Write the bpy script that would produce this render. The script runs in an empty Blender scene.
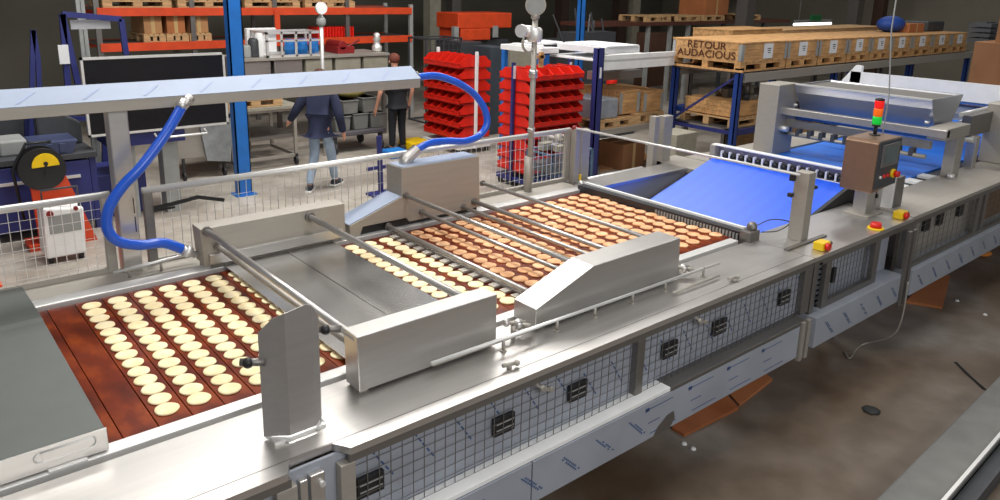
import bpy, bmesh, math, random
from mathutils import Vector, Matrix
random.seed(7)
C = bpy.context.scene.collection
PI = math.pi
# ------------------------------------------------------------------ camera
YAW, PITCH, ROLL, FPX, OX, OY = 0.877911648, 0.256014086, 0.0217776376, 754.37, -12.385, -66.42
CH = 2.65
fw = Vector((math.cos(YAW)*math.cos(PITCH), math.sin(YAW)*math.cos(PITCH), -math.sin(PITCH)))
rt = fw.cross(Vector((0, 0, 1))).normalized()
up = rt.cross(fw)
r2 = rt*math.cos(ROLL)+up*math.sin(ROLL)
u2 = -rt*math.sin(ROLL)+up*math.cos(ROLL)
cd = bpy.data.cameras.new('camera'); cam = bpy.data.objects.new('camera', cd); C.objects.link(cam)
M = Matrix((r2, u2, -fw)).transposed().to_4x4(); M.translation = Vector((0, 0, CH)); cam.matrix_world = M
cd.sensor_fit = 'HORIZONTAL'; cd.sensor_width = 36; cd.lens = FPX*36/1000
cd.shift_x = -OX/1000; cd.shift_y = OY/1000
cd.clip_end = 200
bpy.context.scene.camera = cam
def ray(px, py):
    a = (px-500-OX)/FPX; b = -(py-250-OY)/FPX
    return r2*a+u2*b+fw
def aZ(px, py, z=0.0):
    d = ray(px, py); k = (z-CH)/d.z; return Vector((d.x*k, d.y*k, z))
def aY(px, py, Y):
    d = ray(px, py); k = Y/d.y; return Vector((d.x*k, Y, CH+d.z*k))
def aX(px, py, X):
    d = ray(px, py); k = X/d.x; return Vector((X, d.y*k, CH+d.z*k))

# ------------------------------------------------------------------ materials
def nodes(name):
    m = bpy.data.materials.new(name); m.use_nodes = True
    nt = m.node_tree; return m, nt, nt.nodes['Principled BSDF']
def L(nt, a, b): nt.links.new(a, b)
def noise(nt, scale, detail=4, stretch=None, obj=True):
    tc = nt.nodes.new('ShaderNodeTexCoord'); mp = nt.nodes.new('ShaderNodeMapping')
    L(nt, tc.outputs['Object'], mp.inputs['Vector'])
    if stretch: mp.inputs['Scale'].default_value = stretch
    n = nt.nodes.new('ShaderNodeTexNoise'); n.inputs['Scale'].default_value = scale; n.inputs['Detail'].default_value = detail
    L(nt, mp.outputs['Vector'], n.inputs['Vector']); return n
def ramp(nt, src, stops):
    r = nt.nodes.new('ShaderNodeValToRGB'); e = r.color_ramp.elements
    while len(e) < len(stops): e.new(0.5)
    for el, (p, c) in zip(e, stops): el.position = p; el.color = (*c, 1)
    L(nt, src, r.inputs['Fac']); return r
def srgb(r, g, b): 
    f = lambda v: (v/255/12.92 if v/255 <= .04045 else ((v/255+.055)/1.055)**2.4)
    return (f(r), f(g), f(b))
def mat(name, col, rough=.5, metal=0, var=.12, scale=6, bump=0, spec=.5, stretch=None, bscale=None, emit=0, detail=4, coat=0):
    m, nt, b = nodes(name)
    n = noise(nt, scale, detail, stretch)
    lo = tuple(max(0, c*(1-var)) for c in col); hi = tuple(min(1, c*(1+var)) for c in col)
    r = ramp(nt, n.outputs['Fac'], [(.3, lo), (.7, hi)])
    L(nt, r.outputs['Color'], b.inputs['Base Color'])
    b.inputs['Roughness'].default_value = rough; b.inputs['Metallic'].default_value = metal
    b.inputs['Specular IOR Level'].default_value = spec
    if coat: b.inputs['Coat Weight'].default_value = coat; b.inputs['Coat Roughness'].default_value = .15
    if bump:
        n2 = noise(nt, bscale or scale*4, 3, stretch); bp = nt.nodes.new('ShaderNodeBump')
        bp.inputs['Strength'].default_value = bump; bp.inputs['Distance'].default_value = .01
        L(nt, n2.outputs['Fac'], bp.inputs['Height']); L(nt, bp.outputs['Normal'], b.inputs['Normal'])
    if emit:
        b.inputs['Emission Color'].default_value = (*col, 1); b.inputs['Emission Strength'].default_value = emit
    return m
def steel(name, col, rough=.35, metal=.85, stretch=(1, 12, 12), scale=3):
    m, nt, b = nodes(name)
    n = noise(nt, scale, 5, stretch)
    r = ramp(nt, n.outputs['Fac'], [(.25, tuple(c*.94 for c in col)), (.75, tuple(min(1, c*1.05) for c in col))])
    L(nt, r.outputs['Color'], b.inputs['Base Color'])
    n3 = noise(nt, 1.7, 3)
    mr = nt.nodes.new('ShaderNodeMapRange'); mr.inputs['To Min'].default_value = rough*.8; mr.inputs['To Max'].default_value = rough*1.3
    L(nt, n3.outputs['Fac'], mr.inputs['Value']); L(nt, mr.outputs['Result'], b.inputs['Roughness'])
    b.inputs['Metallic'].default_value = metal
    return m
STEEL = steel('brushed_steel', (.58, .56, .535), .34, .88)
STEEL2 = steel('worn_steel', (.43, .40, .355), .55, .6)
STEELD = steel('dark_steel', (.24, .225, .21), .45)
SHEET = steel('sheet_steel', (.66, .65, .63), .22, .95, (3, 3, 3), 2)
COVER = steel('grey_cover_steel', (.13, .14, .13), .5, .3, (2, 2, 2), 4)
PALE = steel('pale_steel', (.78, .77, .75), .4, .6)
FILM = mat('blue_grey_film', srgb(158, 163, 173), .35, .1, .1, 3, .15, bscale=5)
FILML = mat('pale_film', srgb(158, 170, 192), .6, 0, .06, 4)
INK = mat('blue_ink', srgb(62, 84, 128), .6)
WHITE = mat('white_paint', (.88, .88, .87), .4, 0, .05)
BLACK = mat('black_plastic', (.012, .012, .013), .45)
RUBBER = mat('dark_rubber', (.03, .03, .032), .6)
HSTEEL = steel('hopper_steel', (.50, .51, .54), .32, .85, (1, 1, 5), .8)
INKD = mat('faded_ink', srgb(150, 163, 194), .6)
BLUEHOSE = mat('blue_hose', srgb(28, 88, 205), .28, 0, .05, coat=.3)
BLUEP = mat('blue_rack_paint', srgb(30, 62, 135), .45, 0, .15, 5)
BLUEL = mat('bright_blue_paint', srgb(30, 105, 185), .4, 0, .12, 5)
NAVY = mat('navy_paint', srgb(42, 48, 110), .5)
ORANGE = mat('orange_paint', srgb(215, 72, 30), .5, 0, .12)
RED = mat('red_plastic', srgb(222, 38, 24), .35, 0, .12, 8)
REDD = mat('dark_red_paint', srgb(130, 22, 24), .5)
YEL = mat('yellow_plastic', srgb(240, 200, 20), .4)
REDB = mat('red_button', srgb(215, 30, 20), .35)
WOOD = mat('pallet_wood', srgb(196, 158, 112), .75, 0, .22, 5, .3, stretch=(1, 6, 6))
WOOD2 = mat('crate_wood', srgb(196, 150, 98), .7, 0, .3, 4, .2, stretch=(1, 5, 5))
CARD = mat('cardboard', srgb(172, 126, 84), .85, 0, .1, 3)
CARDO = mat('orange_cardboard', srgb(172, 106, 62), .85, 0, .12, 3)
CARDD = mat('brown_cardboard', srgb(140, 96, 62), .85, 0, .1, 3)
PAPER = mat('paper', (.75, .75, .76), .8, 0, .04)
GREYB = mat('grey_plastic', srgb(150, 152, 150), .5)
DGREY = mat('dark_grey_plastic', srgb(62, 64, 68), .5)
BARREL = mat('blue_barrel', srgb(40, 125, 205), .4)
BEIGE = mat('beige_metal', srgb(150, 145, 130), .5)
TEXTB = mat('stencil_brown', srgb(84, 42, 24), .8)
# glossy brown slats with lengthwise stain
def slatmat():
    m, nt, b = nodes('oiled_brown_slat')
    n = noise(nt, 5, 5, (2, 1, 1)); r = ramp(nt, n.outputs['Fac'], [(.3, srgb(74, 22, 5)), (.55, srgb(110, 38, 8)), (.75, srgb(152, 68, 20))])
    L(nt, r.outputs['Color'], b.inputs['Base Color']); b.inputs['Roughness'].default_value = .3; b.inputs['Specular IOR Level'].default_value = .28
    return m
SLAT = slatmat()
def cookiemat(name, c1, c2, c3):
    m, nt, b = nodes(name)
    oi = nt.nodes.new('ShaderNodeObjectInfo')
    n = noise(nt, 22, 4); n.noise_dimensions = '4D'; L(nt, oi.outputs['Random'], n.inputs['W'])
    r = ramp(nt, n.outputs['Fac'], [(.25, c1), (.5, c2), (.75, c3)])
    L(nt, r.outputs['Color'], b.inputs['Base Color']); b.inputs['Roughness'].default_value = .8
    bp = nt.nodes.new('ShaderNodeBump'); bp.inputs['Strength'].default_value = .3; bp.inputs['Distance'].default_value = .004
    n2 = noise(nt, 90, 3); L(nt, n2.outputs['Fac'], bp.inputs['Height']); L(nt, bp.outputs['Normal'], b.inputs['Normal'])
    return m
DOUGH = cookiemat('pale_biscuit', srgb(240, 216, 160), srgb(248, 230, 184), srgb(252, 238, 204))
BAKED = cookiemat('baked_biscuit', srgb(206, 142, 94), srgb(236, 180, 132), srgb(247, 208, 166))
def beltmat():
    m, nt, b = nodes('blue_belt')
    tc = nt.nodes.new('ShaderNodeTexCoord'); w = nt.nodes.new('ShaderNodeTexWave'); w.bands_direction = 'Y'
    w.inputs['Scale'].default_value = 2.4; w.inputs['Distortion'].default_value = 1.2
    L(nt, tc.outputs['Object'], w.inputs['Vector'])
    r = ramp(nt, w.outputs['Fac'], [(.2, srgb(34, 92, 236)), (.8, srgb(38, 98, 242))])
    L(nt, r.outputs['Color'], b.inputs['Base Color']); b.inputs['Roughness'].default_value = .35
    return m
BELT = beltmat()
BELT2 = mat('blue_bed_belt', srgb(22, 116, 228), .4)
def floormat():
    m, nt, b = nodes('stained_daylit_concrete')
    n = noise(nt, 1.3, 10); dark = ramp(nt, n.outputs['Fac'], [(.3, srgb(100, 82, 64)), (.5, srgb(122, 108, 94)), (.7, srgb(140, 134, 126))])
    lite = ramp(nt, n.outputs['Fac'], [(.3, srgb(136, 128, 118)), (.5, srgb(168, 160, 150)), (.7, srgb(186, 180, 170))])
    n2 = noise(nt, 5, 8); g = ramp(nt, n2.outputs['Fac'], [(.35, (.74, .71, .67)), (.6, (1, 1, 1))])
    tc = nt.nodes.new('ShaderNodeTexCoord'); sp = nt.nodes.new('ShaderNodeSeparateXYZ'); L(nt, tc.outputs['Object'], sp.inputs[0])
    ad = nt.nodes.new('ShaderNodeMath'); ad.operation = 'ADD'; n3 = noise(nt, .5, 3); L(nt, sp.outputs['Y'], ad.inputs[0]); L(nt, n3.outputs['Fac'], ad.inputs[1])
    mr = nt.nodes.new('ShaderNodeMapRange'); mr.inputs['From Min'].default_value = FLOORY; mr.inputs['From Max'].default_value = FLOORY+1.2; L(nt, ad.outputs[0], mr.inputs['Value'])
    m1 = nt.nodes.new('ShaderNodeMix'); m1.data_type = 'RGBA'; L(nt, mr.outputs['Result'], m1.inputs[0]); L(nt, dark.outputs['Color'], m1.inputs[6]); L(nt, lite.outputs['Color'], m1.inputs[7])  # besides stains, the lighter far tone puts daylight into the floor colour
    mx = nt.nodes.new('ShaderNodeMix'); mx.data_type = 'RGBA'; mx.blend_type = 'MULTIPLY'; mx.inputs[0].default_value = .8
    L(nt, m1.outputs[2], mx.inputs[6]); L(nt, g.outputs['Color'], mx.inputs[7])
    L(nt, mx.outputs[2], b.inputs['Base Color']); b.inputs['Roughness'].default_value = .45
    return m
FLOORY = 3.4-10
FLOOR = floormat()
WALL = mat('hall_wall', srgb(112, 108, 96), .9, 0, .15, .4)
WALLD = mat('hall_wall_dark', srgb(140, 134, 120), .9, 0, .2, .4)
CONC = mat('lit_concrete', srgb(150, 142, 132), .5, 0, .12, 2)

# ------------------------------------------------------------------ builders
class MB:
    def __init__(s): s.bm = bmesh.new(); s.mats = []; s.cur = 0
    def use(s, m):
        if m not in s.mats: s.mats.append(m)
        s.cur = s.mats.index(m); return s
    def _f(s, vs, smooth=False):
        try: f = s.bm.faces.new(vs)
        except ValueError: return None
        f.material_index = s.cur; f.smooth = smooth; return f
    def box(s, x0, x1, y0, y1, z0, z1, mx=None):
        p = [Vector((x, y, z)) for z in (z0, z1) for y in (y0, y1) for x in (x0, x1)]
        if mx: p = [mx @ q for q in p]
        v = [s.bm.verts.new(q) for q in p]
        for q in ((0, 2, 3, 1), (4, 5, 7, 6), (0, 1, 5, 4), (2, 6, 7, 3), (0, 4, 6, 2), (1, 3, 7, 5)): s._f([v[i] for i in q])
        return s
    def beam(s, p0, p1, w, h, upv=(0, 0, 1)):
        p0 = Vector(p0); p1 = Vector(p1); d = (p1-p0); l = d.length; d.normalize()
        u = Vector(upv); 
        if abs(d.dot(u)) > .98: u = Vector((1, 0, 0))
        sd = d.cross(u).normalized(); u = sd.cross(d)
        m = Matrix((d, sd, u)).transposed().to_4x4(); m.translation = p0
        return s.box(0, l, -w/2, w/2, -h/2, h/2, m)
    def prism(s, pts, ax, a, b):
        def mk(p, t):
            return Vector((t, p[0], p[1])) if ax == 'x' else Vector((p[0], t, p[1])) if ax == 'y' else Vector((p[0], p[1], t))
        A = [s.bm.verts.new(mk(p, a)) for p in pts]; B = [s.bm.verts.new(mk(p, b)) for p in pts]
        s._f(A); s._f(B[::-1]); n = len(pts)
        for i in range(n): s._f([A[i], A[(i+1) % n], B[(i+1) % n], B[i]])
        return s
    def tube(s, pts, r, seg=10, rs=None, cap=True):
        pts = [Vector(p) for p in pts]; n = len(pts); rings = []
        t = (pts[1]-pts[0]).normalized(); u = Vector((0, 0, 1))
        if abs(t.dot(u)) > .9: u = Vector((1, 0, 0))
        u = (u-t*t.dot(u)).normalized()
        for i, p in enumerate(pts):
            t = (pts[min(i+1, n-1)]-pts[max(i-1, 0)]).normalized()
            u = (u-t*t.dot(u)).normalized(); w = t.cross(u)
            rr = rs[i] if rs else r
            rings.append([s.bm.verts.new(p+(u*math.cos(2*PI*k/seg)+w*math.sin(2*PI*k/seg))*rr) for k in range(seg)])
        for a, b in zip(rings, rings[1:]):
            for k in range(seg): s._f([a[k], a[(k+1) % seg], b[(k+1) % seg], b[k]], True)
        if cap: s._f(rings[0][::-1]); s._f(rings[-1])
        return s
    def cyl(s, p0, p1, r, seg=14, r1=None): return s.tube([p0, p1], r, seg, [r, r if r1 is None else r1])
    def lathe(s, prof, c=(0, 0, 0), seg=20):
        c = Vector(c); rings = []
        for r, z in prof: rings.append([s.bm.verts.new(c+Vector((r*math.cos(2*PI*k/seg), r*math.sin(2*PI*k/seg), z))) for k in range(seg)])
        for a, b in zip(rings, rings[1:]):
            for k in range(seg): s._f([a[k], a[(k+1) % seg], b[(k+1) % seg], b[k]], True)
        s._f(rings[0][::-1]); s._f(rings[-1], True); return s
    def ball(s, c, r, sx=1, sy=1, sz=1, seg=12):
        prof = [(max(.001, math.sin(PI*i/8)), -math.cos(PI*i/8)) for i in range(9)]
        c = Vector(c); rings = []
        for q, z in prof: rings.append([s.bm.verts.new(c+Vector((q*r*sx*math.cos(2*PI*k/seg), q*r*sy*math.sin(2*PI*k/seg), z*r*sz))) for k in range(seg)])
        for a, b in zip(rings, rings[1:]):
            for k in range(seg): s._f([a[k], a[(k+1) % seg], b[(k+1) % seg], b[k]], True)
        s._f(rings[0][::-1]); s._f(rings[-1]); return s
    def quad(s, *p): s._f([s.bm.verts.new(Vector(q)) for q in p]); return s
    def build(s, name, m=None, parent=None, bevel=0, local=False, origin=None):
        bm = s.bm; bmesh.ops.recalc_face_normals(bm, faces=bm.faces)
        off = Vector((0, 0, 0))
        if parent is not None:
            if not local: off = parent_world(parent)
        else:
            xs = [v.co for v in bm.verts]
            off = Vector(origin) if origin else Vector(((min(v.x for v in xs)+max(v.x for v in xs))/2, (min(v.y for v in xs)+max(v.y for v in xs))/2, min(v.z for v in xs)))
        if off.length: bmesh.ops.translate(bm, verts=bm.verts, vec=-off)
        me = bpy.data.meshes.new(name); bm.to_mesh(me); bm.free()
        if s.mats:
            for q in s.mats: me.materials.append(q)
        else: me.materials.append(m)
        o = bpy.data.objects.new(name, me); C.objects.link(o)
        if parent is not None: o.parent = parent
        else: o.location = off
        if bevel:
            b = o.modifiers.new('bevel', 'BEVEL'); b.width = bevel; b.segments = 2; b.limit_method = 'ANGLE'; b.angle_limit = .6
        return o
def parent_world(p):
    v = Vector((0, 0, 0))
    while p is not None: v += Vector(p.location); p = p.parent
    return v
def tag(o, label=None, cat=None, group=None, kind=None):
    if label: o['label'] = label
    if cat: o['category'] = cat
    if group: o['group'] = group
    if kind: o['kind'] = kind
    return o
def thing(name, label, cat, loc=(0, 0, 0), rz=0, group=None):
    o = bpy.data.objects.new(name, None); C.objects.link(o); o.location = loc; o.rotation_euler = (0, 0, rz)
    o.empty_display_size = .1
    return tag(o, label, cat, group)
def dup(o, parent=None, loc=None, label=None, rz=None):
    c = o.copy(); C.objects.link(c)
    if parent is not None: c.parent = parent
    for ch in [q for q in C.objects if q.parent == o]: dup(ch, c)
    if loc is not None: c.location = loc
    if rz is not None: c.rotation_euler = (0, 0, rz)
    if label: c['label'] = label
    return c
def smooth_path(pts, n=8):
    pts = [Vector(p) for p in pts]; out = []
    for i in range(len(pts)-1):
        p0 = pts[max(i-1, 0)]; p1 = pts[i]; p2 = pts[i+1]; p3 = pts[min(i+2, len(pts)-1)]
        for k in range(n):
            t = k/n
            out.append(.5*((2*p1)+(p2-p0)*t+(2*p0-5*p1+4*p2-p3)*t*t+(3*p1-p0-3*p2+p3)*t**3))
    out.append(pts[-1]); return out
def text(body, size, m, name, parent, mat4, extrude=.001):
    cu = bpy.data.curves.new('t', 'FONT'); cu.body = body; cu.size = size; cu.extrude = extrude; cu.align_x = 'CENTER'; cu.align_y = 'CENTER'
    o = bpy.data.objects.new('t', cu); C.objects.link(o)
    dg = bpy.context.evaluated_depsgraph_get(); me = bpy.data.meshes.new_from_object(o.evaluated_get(dg))
    bpy.data.objects.remove(o); bpy.data.curves.remove(cu)
    me.transform(mat4); me.materials.clear(); me.materials.append(m)
    q = bpy.data.objects.new(name, me); C.objects.link(q); q.parent = parent; return q
def wire_grid(mb, p0, ux, uz, w, h, nx, nz, r=.0018):
    p0 = Vector(p0); ux = Vector(ux); uz = Vector(uz)
    for i in range(nx+1): mb.beam(p0+ux*(w*i/nx), p0+ux*(w*i/nx)+uz*h, r*2, r*2, upv=ux.cross(uz))
    for k in range(nz+1): mb.beam(p0+uz*(h*k/nz), p0+uz*(h*k/nz)+ux*w, r*1.3, r*1.3, upv=ux.cross(uz))

# ------------------------------------------------------------------ room
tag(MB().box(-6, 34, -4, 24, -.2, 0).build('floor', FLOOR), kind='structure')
tag(MB().box(-6, 34, 21, 21.2, 0, 8).build('wall_back', WALL), kind='structure')
tag(MB().box(27, 27.2, -4, 21, 0, 8).build('wall_right', WALLD), kind='structure')
tag(MB().box(-6, 34, -4, 24, 7.6, 7.8).build('ceiling', mat('ceiling_grey', srgb(120, 120, 118), .9)), kind='structure')
def lamp(x, y, z, sx, sy, e, col=(1, 1, 1), rot=(0, 0, 0)):
    l = bpy.data.lights.new('ceiling_or_fill_light', 'AREA'); l.shape = 'RECTANGLE'; l.size = sx; l.size_y = sy; l.energy = e; l.color = col
    o = bpy.data.objects.new('ceiling_or_fill_light', l); C.objects.link(o); o.location = (x, y, z); o.rotation_euler = rot; return o
exec_lights = [(-1.5, 3, 7, 1.2, 5, 90), (2.8, 4.5, 7, 1.2, 8, 420), (4.2, 8.0, 7, 6, 1.2, 520), (9.5, 9, 7, 1.5, 5, 260), (12, 3.5, 7.2, 1, 5, 260), (20, 9, 7, 4, 3, 110)]
for a in exec_lights: lamp(*a, col=(1, .98, .95))
lamp(1, -3.5, 4.5, 5, 1.2, 225, (1, .99, .98), (math.radians(58), 0, math.radians(-20)))  # added fill light on the camera side, well below the ceiling
w = bpy.data.worlds.new('world'); bpy.context.scene.world = w; w.use_nodes = True
bg = w.node_tree.nodes['Background']; bg.inputs[0].default_value = (.9, .95, 1, 1); bg.inputs[1].default_value = .32
vs = bpy.context.scene.view_settings; vs.view_transform = 'Standard'; vs.look = 'None'; vs.exposure = -.22; vs.gamma = 1
try: vs.use_curve_mapping = False
except Exception: pass

# ================================================================== MACHINE
T = 1.05
# ---- frame of the first table
fr = thing('oven_table_frame', 'long stainless steel table frame carrying the brown slat belt, with film covered plinth below', 'machine frame', (2, 3, 0))
m = MB(); m.box(-1.2, 4.42, 2.185, 2.55, T-.03, T)
m.build('front_top_sheet', STEEL, fr)
m = MB()   # edge strip in front of the groove, with the notch for the handle box
m.box(-1.2, .905, 2.11, 2.186, T-.028, T+.0005); m.box(1.145, 4.42, 2.11, 2.186, T-.028, T+.0005); m.box(.905, 1.145, 2.176, 2.186, T-.028, T+.0005)
m.prism([(.905, 2.11), (.945, 2.176), (.905, 2.176)], 'z', T-.028, T+.0005); m.prism([(1.145, 2.11), (1.105, 2.176), (1.145, 2.176)], 'z', T-.028, T+.0005)
m.build('front_edge_strip', STEEL, fr)
m = MB(); m.box(-1.2, 4.42, 2.178, 2.182, T, T+.0012); m.build('groove_line', STEELD, fr)
m = MB(); m.box(-1.2, .92, 2.112, 2.13, T-.06, T-.028); m.box(1.14, 4.42, 2.112, 2.13, T-.06, T-.028)
m.build('front_fascia', STEELD, fr)
m = MB(); m.box(-.1, 4.3, 2.575, 2.64, T-.02, T+.012); m.build('front_belt_rail', PALE, fr, .004)
m = MB(); m.box(-.1, 4.42, 2.55, 2.575, T-.06, T-.02); m.build('belt_rail_groove', STEELD, fr)
m = MB(); m.box(-1.2, 4.5, 4.17, 4.46, T-.04, T-.01); m.build('rear_top_sheet', STEEL2, fr, .002)
m = MB(); m.box(.46, 4.5, 4.075, 4.17, T-.02, T+.015); m.build('rear_belt_rail', PALE, fr, .004)
m = MB(); m.box(-1.2, 4.4, 4.04, 4.075, T-.1, T-.02); m.box(-1.2, 4.4, 2.64, 2.66, T-.1, T-.02); m.build('belt_side_guide', STEELD, fr)
m = MB(); m.box(-1.2, 4.4, 2.152, 2.165, .69, T-.03); m.build('film_covered_panel', FILM, fr)
m = MB(); m.box(-1.2, 4.4, 4.4, 4.42, .3, T-.04); m.build('rear_panel', STEEL2, fr)
m = MB(); m.box(-1.2, 2.95, 2.056, 2.15, .668, .69); m.build('white_ledge', WHITE, fr, .002)
m = MB(); m.box(2.95, 4.3, 2.05, 2.15, .668, .69); m.build('grey_ledge', STEELD, fr, .002)
m = MB(); m.box(-1.2, 1.985, 2.05, 2.2, .455, .665); m.box(1.992, 4.225, 2.05, 2.2, .455, .665); m.build('plinth_panel', FILM, fr, .002)
def film_marks(x0, x1, step, Y, zt, zb, parent):
    x = x0
    while x < x1:
        m = MB()
        for k, dx in enumerate((0, .022)):
            xa, xb = x+dx, x+dx+.11
            za, zb_ = zt-.03-k*.004, zt-.135-k*.004
            n = 9
            for q in range(n):
                if random.random() < .18: continue
                t0 = q/n; t1 = (q+.72)/n
                m.quad((xa+(xb-xa)*t0, Y, za+(zb_-za)*t0), (xa+(xb-xa)*t1, Y, za+(zb_-za)*t1), (xa+(xb-xa)*t1+.008, Y, za+(zb_-za)*t1+.004), (xa+(xb-xa)*t0+.008, Y, za+(zb_-za)*t0+.004))
        x += step
        m.build('film_print', INK, parent)
film_marks(1.45, 2.75, .235, 2.0485, .64, .47, fr)
for x in (2.75, 3.1, 3.45, 3.8):   # arrow and frame marks further along the plinth
    m = MB(); m.box(x, x+.22, 2.0485, 2.0495, .628, .632); m.box(x+.03, x+.12, 2.0485, 2.0495, .548, .552); m.box(x+.05, x+.26, 2.0485, 2.0495, .484, .488)
    m.box(x, x+.03, 2.0485, 2.0495, .62, .64); m.build('film_print', INK, fr)
for x in [1.25+.19*i for i in range(17)]:   # ink marks on the panels behind the mesh
    m = MB()
    for q in range(5):
        xa = x+q*.02; za = .97-q*.03-(.06 if int(x*10) % 2 else 0)
        m.quad((xa, 2.1505, za), (xa+.014, 2.1505, za-.02), (xa+.02, 2.1505, za-.016), (xa+.006, 2.1505, za+.004))
    m.build('film_print', INK, fr)
# peeled film patch showing bare steel
m = MB(); m.prism([(2.83, .456), (2.86, .50), (2.93, .54), (2.985, .545), (3.0, .50), (2.96, .456)], 'y', 2.0475, 2.0495); m.build('peeled_patch', STEELD, fr)
# vertical posts of the guard
for x0, x1 in ((.865, .94), (1.105, 1.165), (2.735, 2.79), (4.33, 4.42)):
    m = MB(); m.box(x0, x1, 2.111, 2.15, .688, T-.0605); m.build('guard_post', STEEL2 if x0 < 2 else STEELD, fr, .003)
for x in (4.235, 4.30):
    m = MB(); m.box(x, x+.035, 2.035, 2.06, .43, .69); m.build('hanging_channel', STEEL2, fr, .002)
for x in (-.6, 1.3, 2.9, 4.2):
    for y in (3.0, 4.3):
        m = MB(); m.box(x, x+.08, y, y+.08, .02, T-.1); m.cyl((x+.04, y+.04, 0), (x+.04, y+.04, .02), .06); m.build('leg', STEELD, fr)
# mesh guards
def mesh_panel(x0, x1, z0, z1, Y, parent, sx=.05, sz=.045, r=.0015, m=None):
    mb = MB(); wire_grid(mb, (x0, Y, z0), (1, 0, 0), (0, 0, 1), x1-x0, z1-z0, max(2, round((x1-x0)/sx)), max(2, round((z1-z0)/sz)), r)
    return mb.build('wire_mesh', m or STEELD, parent)
mesh_panel(.2, .87, .69, T-.04, 2.118, fr)
mesh_panel(1.165, 2.735, .69, T-.04, 2.118, fr)
mesh_panel(2.79, 4.33, .69, T-.04, 2.118, fr)
# black slotted ports
def port(x, z, Y, parent, w=.115, h=.085):
    m = MB(); m.box(x-w/2, x+w/2, Y, Y+.02, z-h/2, z+h/2)
    p = m.build('black_port', BLACK, parent, .003)
    m = MB()
    for k in (-.016, .014): m.box(x-w*.42, x+w*.42, Y-.003, Y+.001, z+k, z+k+.005)
    m.build('slot_rib', GREYB, p)
for x in (1.235, 1.89, 2.34, 3.023, 3.468, 4.15): port(x, .848, 2.125, fr)
# handle box standing in the notch
m = MB(); m.box(.955, .985, 2.125, 2.17, .70, .985); m.box(.995, 1.05, 2.125, 2.17, .70, .99); m.build('notch_bracket', STEEL, fr, .004)
m = MB(); m.cyl((1.035, 2.13, .95), (1.035, 2.11, .95), .011); m.build('bolt', PALE, fr)
# latch fittings on the edge strip
def latch(x, parent):
    m = MB(); m.cyl((x-.02, 2.116, .965), (x-.02, 2.09, .965), .014); m.cyl((x+.035, 2.116, .94), (x+.035, 2.095, .94), .012); m.beam((x-.05, 2.108, .99), (x-.02, 2.108, .965), .012, .012); m.beam((x-.02, 2.1, .965), (x+.035, 2.1, .94), .012, .012)
    l = m.build('mesh_latch', STEEL2, parent)
def knob(x, parent):
    m = MB(); m.cyl((x, 2.205, T), (x, 2.205, T+.022), .012); m.cyl((x-.035, 2.21, T+.022), (x+.03, 2.195, T+.022), .009); m.ball((x+.035, 2.195, T+.02), .014); m.build('turn_knob', STEEL2, parent)
latch(2.10, fr); latch(3.24, fr); knob(1.975, fr); knob(3.66, fr)

# ---- slat belt
sb = thing('slat_belt', 'glossy brown slat belt running lengthwise through the steel table frame', 'conveyor belt', (2.3, 3.35, 1.0))
first = None
for i in range(32):
    x0 = .534-.124*1+.124*i
    if first is None:
        m = MB(); m.box(x0, x0+.1205, 2.645, 4.055, T-.018, T-.004); first = m.build('slat', SLAT, sb, .0015)
    else:
        c = first.copy(); C.objects.link(c); c.parent = sb; c.location.x = .124*i
m = MB(); m.box(.3, 4.38, 2.66, 4.04, T-.05, T-.025); m.build('underbelt', mat('slat_gap', (.02, .008, .004), .6), sb)

# ---- biscuits
def biscuit_mesh(name, r, h, m, irr):
    b = MB(); seg = 22
    prof = [(r*.93, 0), (r, h*.4), (r*.97, h*.8), (r*.86, h), (r*.5, h*1.04), (.001, h*1.02)]
    b.lathe(prof, seg=seg)
    for v in b.bm.verts:
        a = math.atan2(v.co.y, v.co.x); k = 1+irr*math.sin(3*a+1)+irr*.7*math.sin(5*a)
        v.co.x *= k; v.co.y *= k
    me_o = b.build(name, m, origin=(0, 0, 0)); return me_o
def place(proto, used, x, y, z, label, group, jit):
    o = proto if not used else proto.copy()
    if used: C.objects.link(o)
    o.location = (x+random.uniform(-jit, jit), y+random.uniform(-jit, jit), z); o.rotation_euler = (0, 0, random.uniform(0, 6.28))
    s = random.uniform(.97, 1.03); o.scale = (s, s, s)
    tag(o, label, 'biscuit', group); return o
ZB = T-.004
d0 = biscuit_mesh('dough_biscuit', .0455, .009, DOUGH, .015); used = False
for i in range(7):
    for j in range(14):
        place(d0, used, .715+.124*i, 2.762+.0925*j, ZB, 'pale unbaked round biscuit on the brown slats left of the flat steel sheet', 'pale biscuits at the left end of the belt', .003); used = True
lbl = {12: 'pale round biscuit in the row right beside the flat steel sheet', 13: 'pale round biscuit in the row shaded by the thick middle rod', 14: 'pale round biscuit in the row beside the slotted steel strip'}
for i in (12, 13, 14):
    for j in range(3 if i == 12 else 0, 14):
        o = place(d0, True, .715+.124*i, 2.762+.0925*j, ZB, lbl[i], lbl[i].replace('pale round biscuit', 'pale biscuits'), .003)
b0 = biscuit_mesh('baked_biscuit', .0450, .010, BAKED, .03); used = False
for i in range(16, 30):
    for j in range(14):
        x = .715+.124*i
        if j < (1 if i < 23 else 0): continue
        place(b0, used, x+.01*math.sin(j*1.3), 2.762+.0925*j, ZB, 'golden brown baked round biscuit on the brown slats right of the slotted strip', 'baked biscuits between the steel strip and the black comb bar', .006); used = True

# ---- slotted strip among the rods
m = MB()
m.box(2.545, 2.60, 2.72, 4.06, T+.0, T+.014)
y = 2.74
while y < 4.0:
    m.box(2.49, 2.546, y, y+.05, T+.001, T+.013); y += .0925
tag(m.build('slotted_strip', STEEL2), 'grey slotted steel strip between pale and baked biscuits', 'strip')

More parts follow.
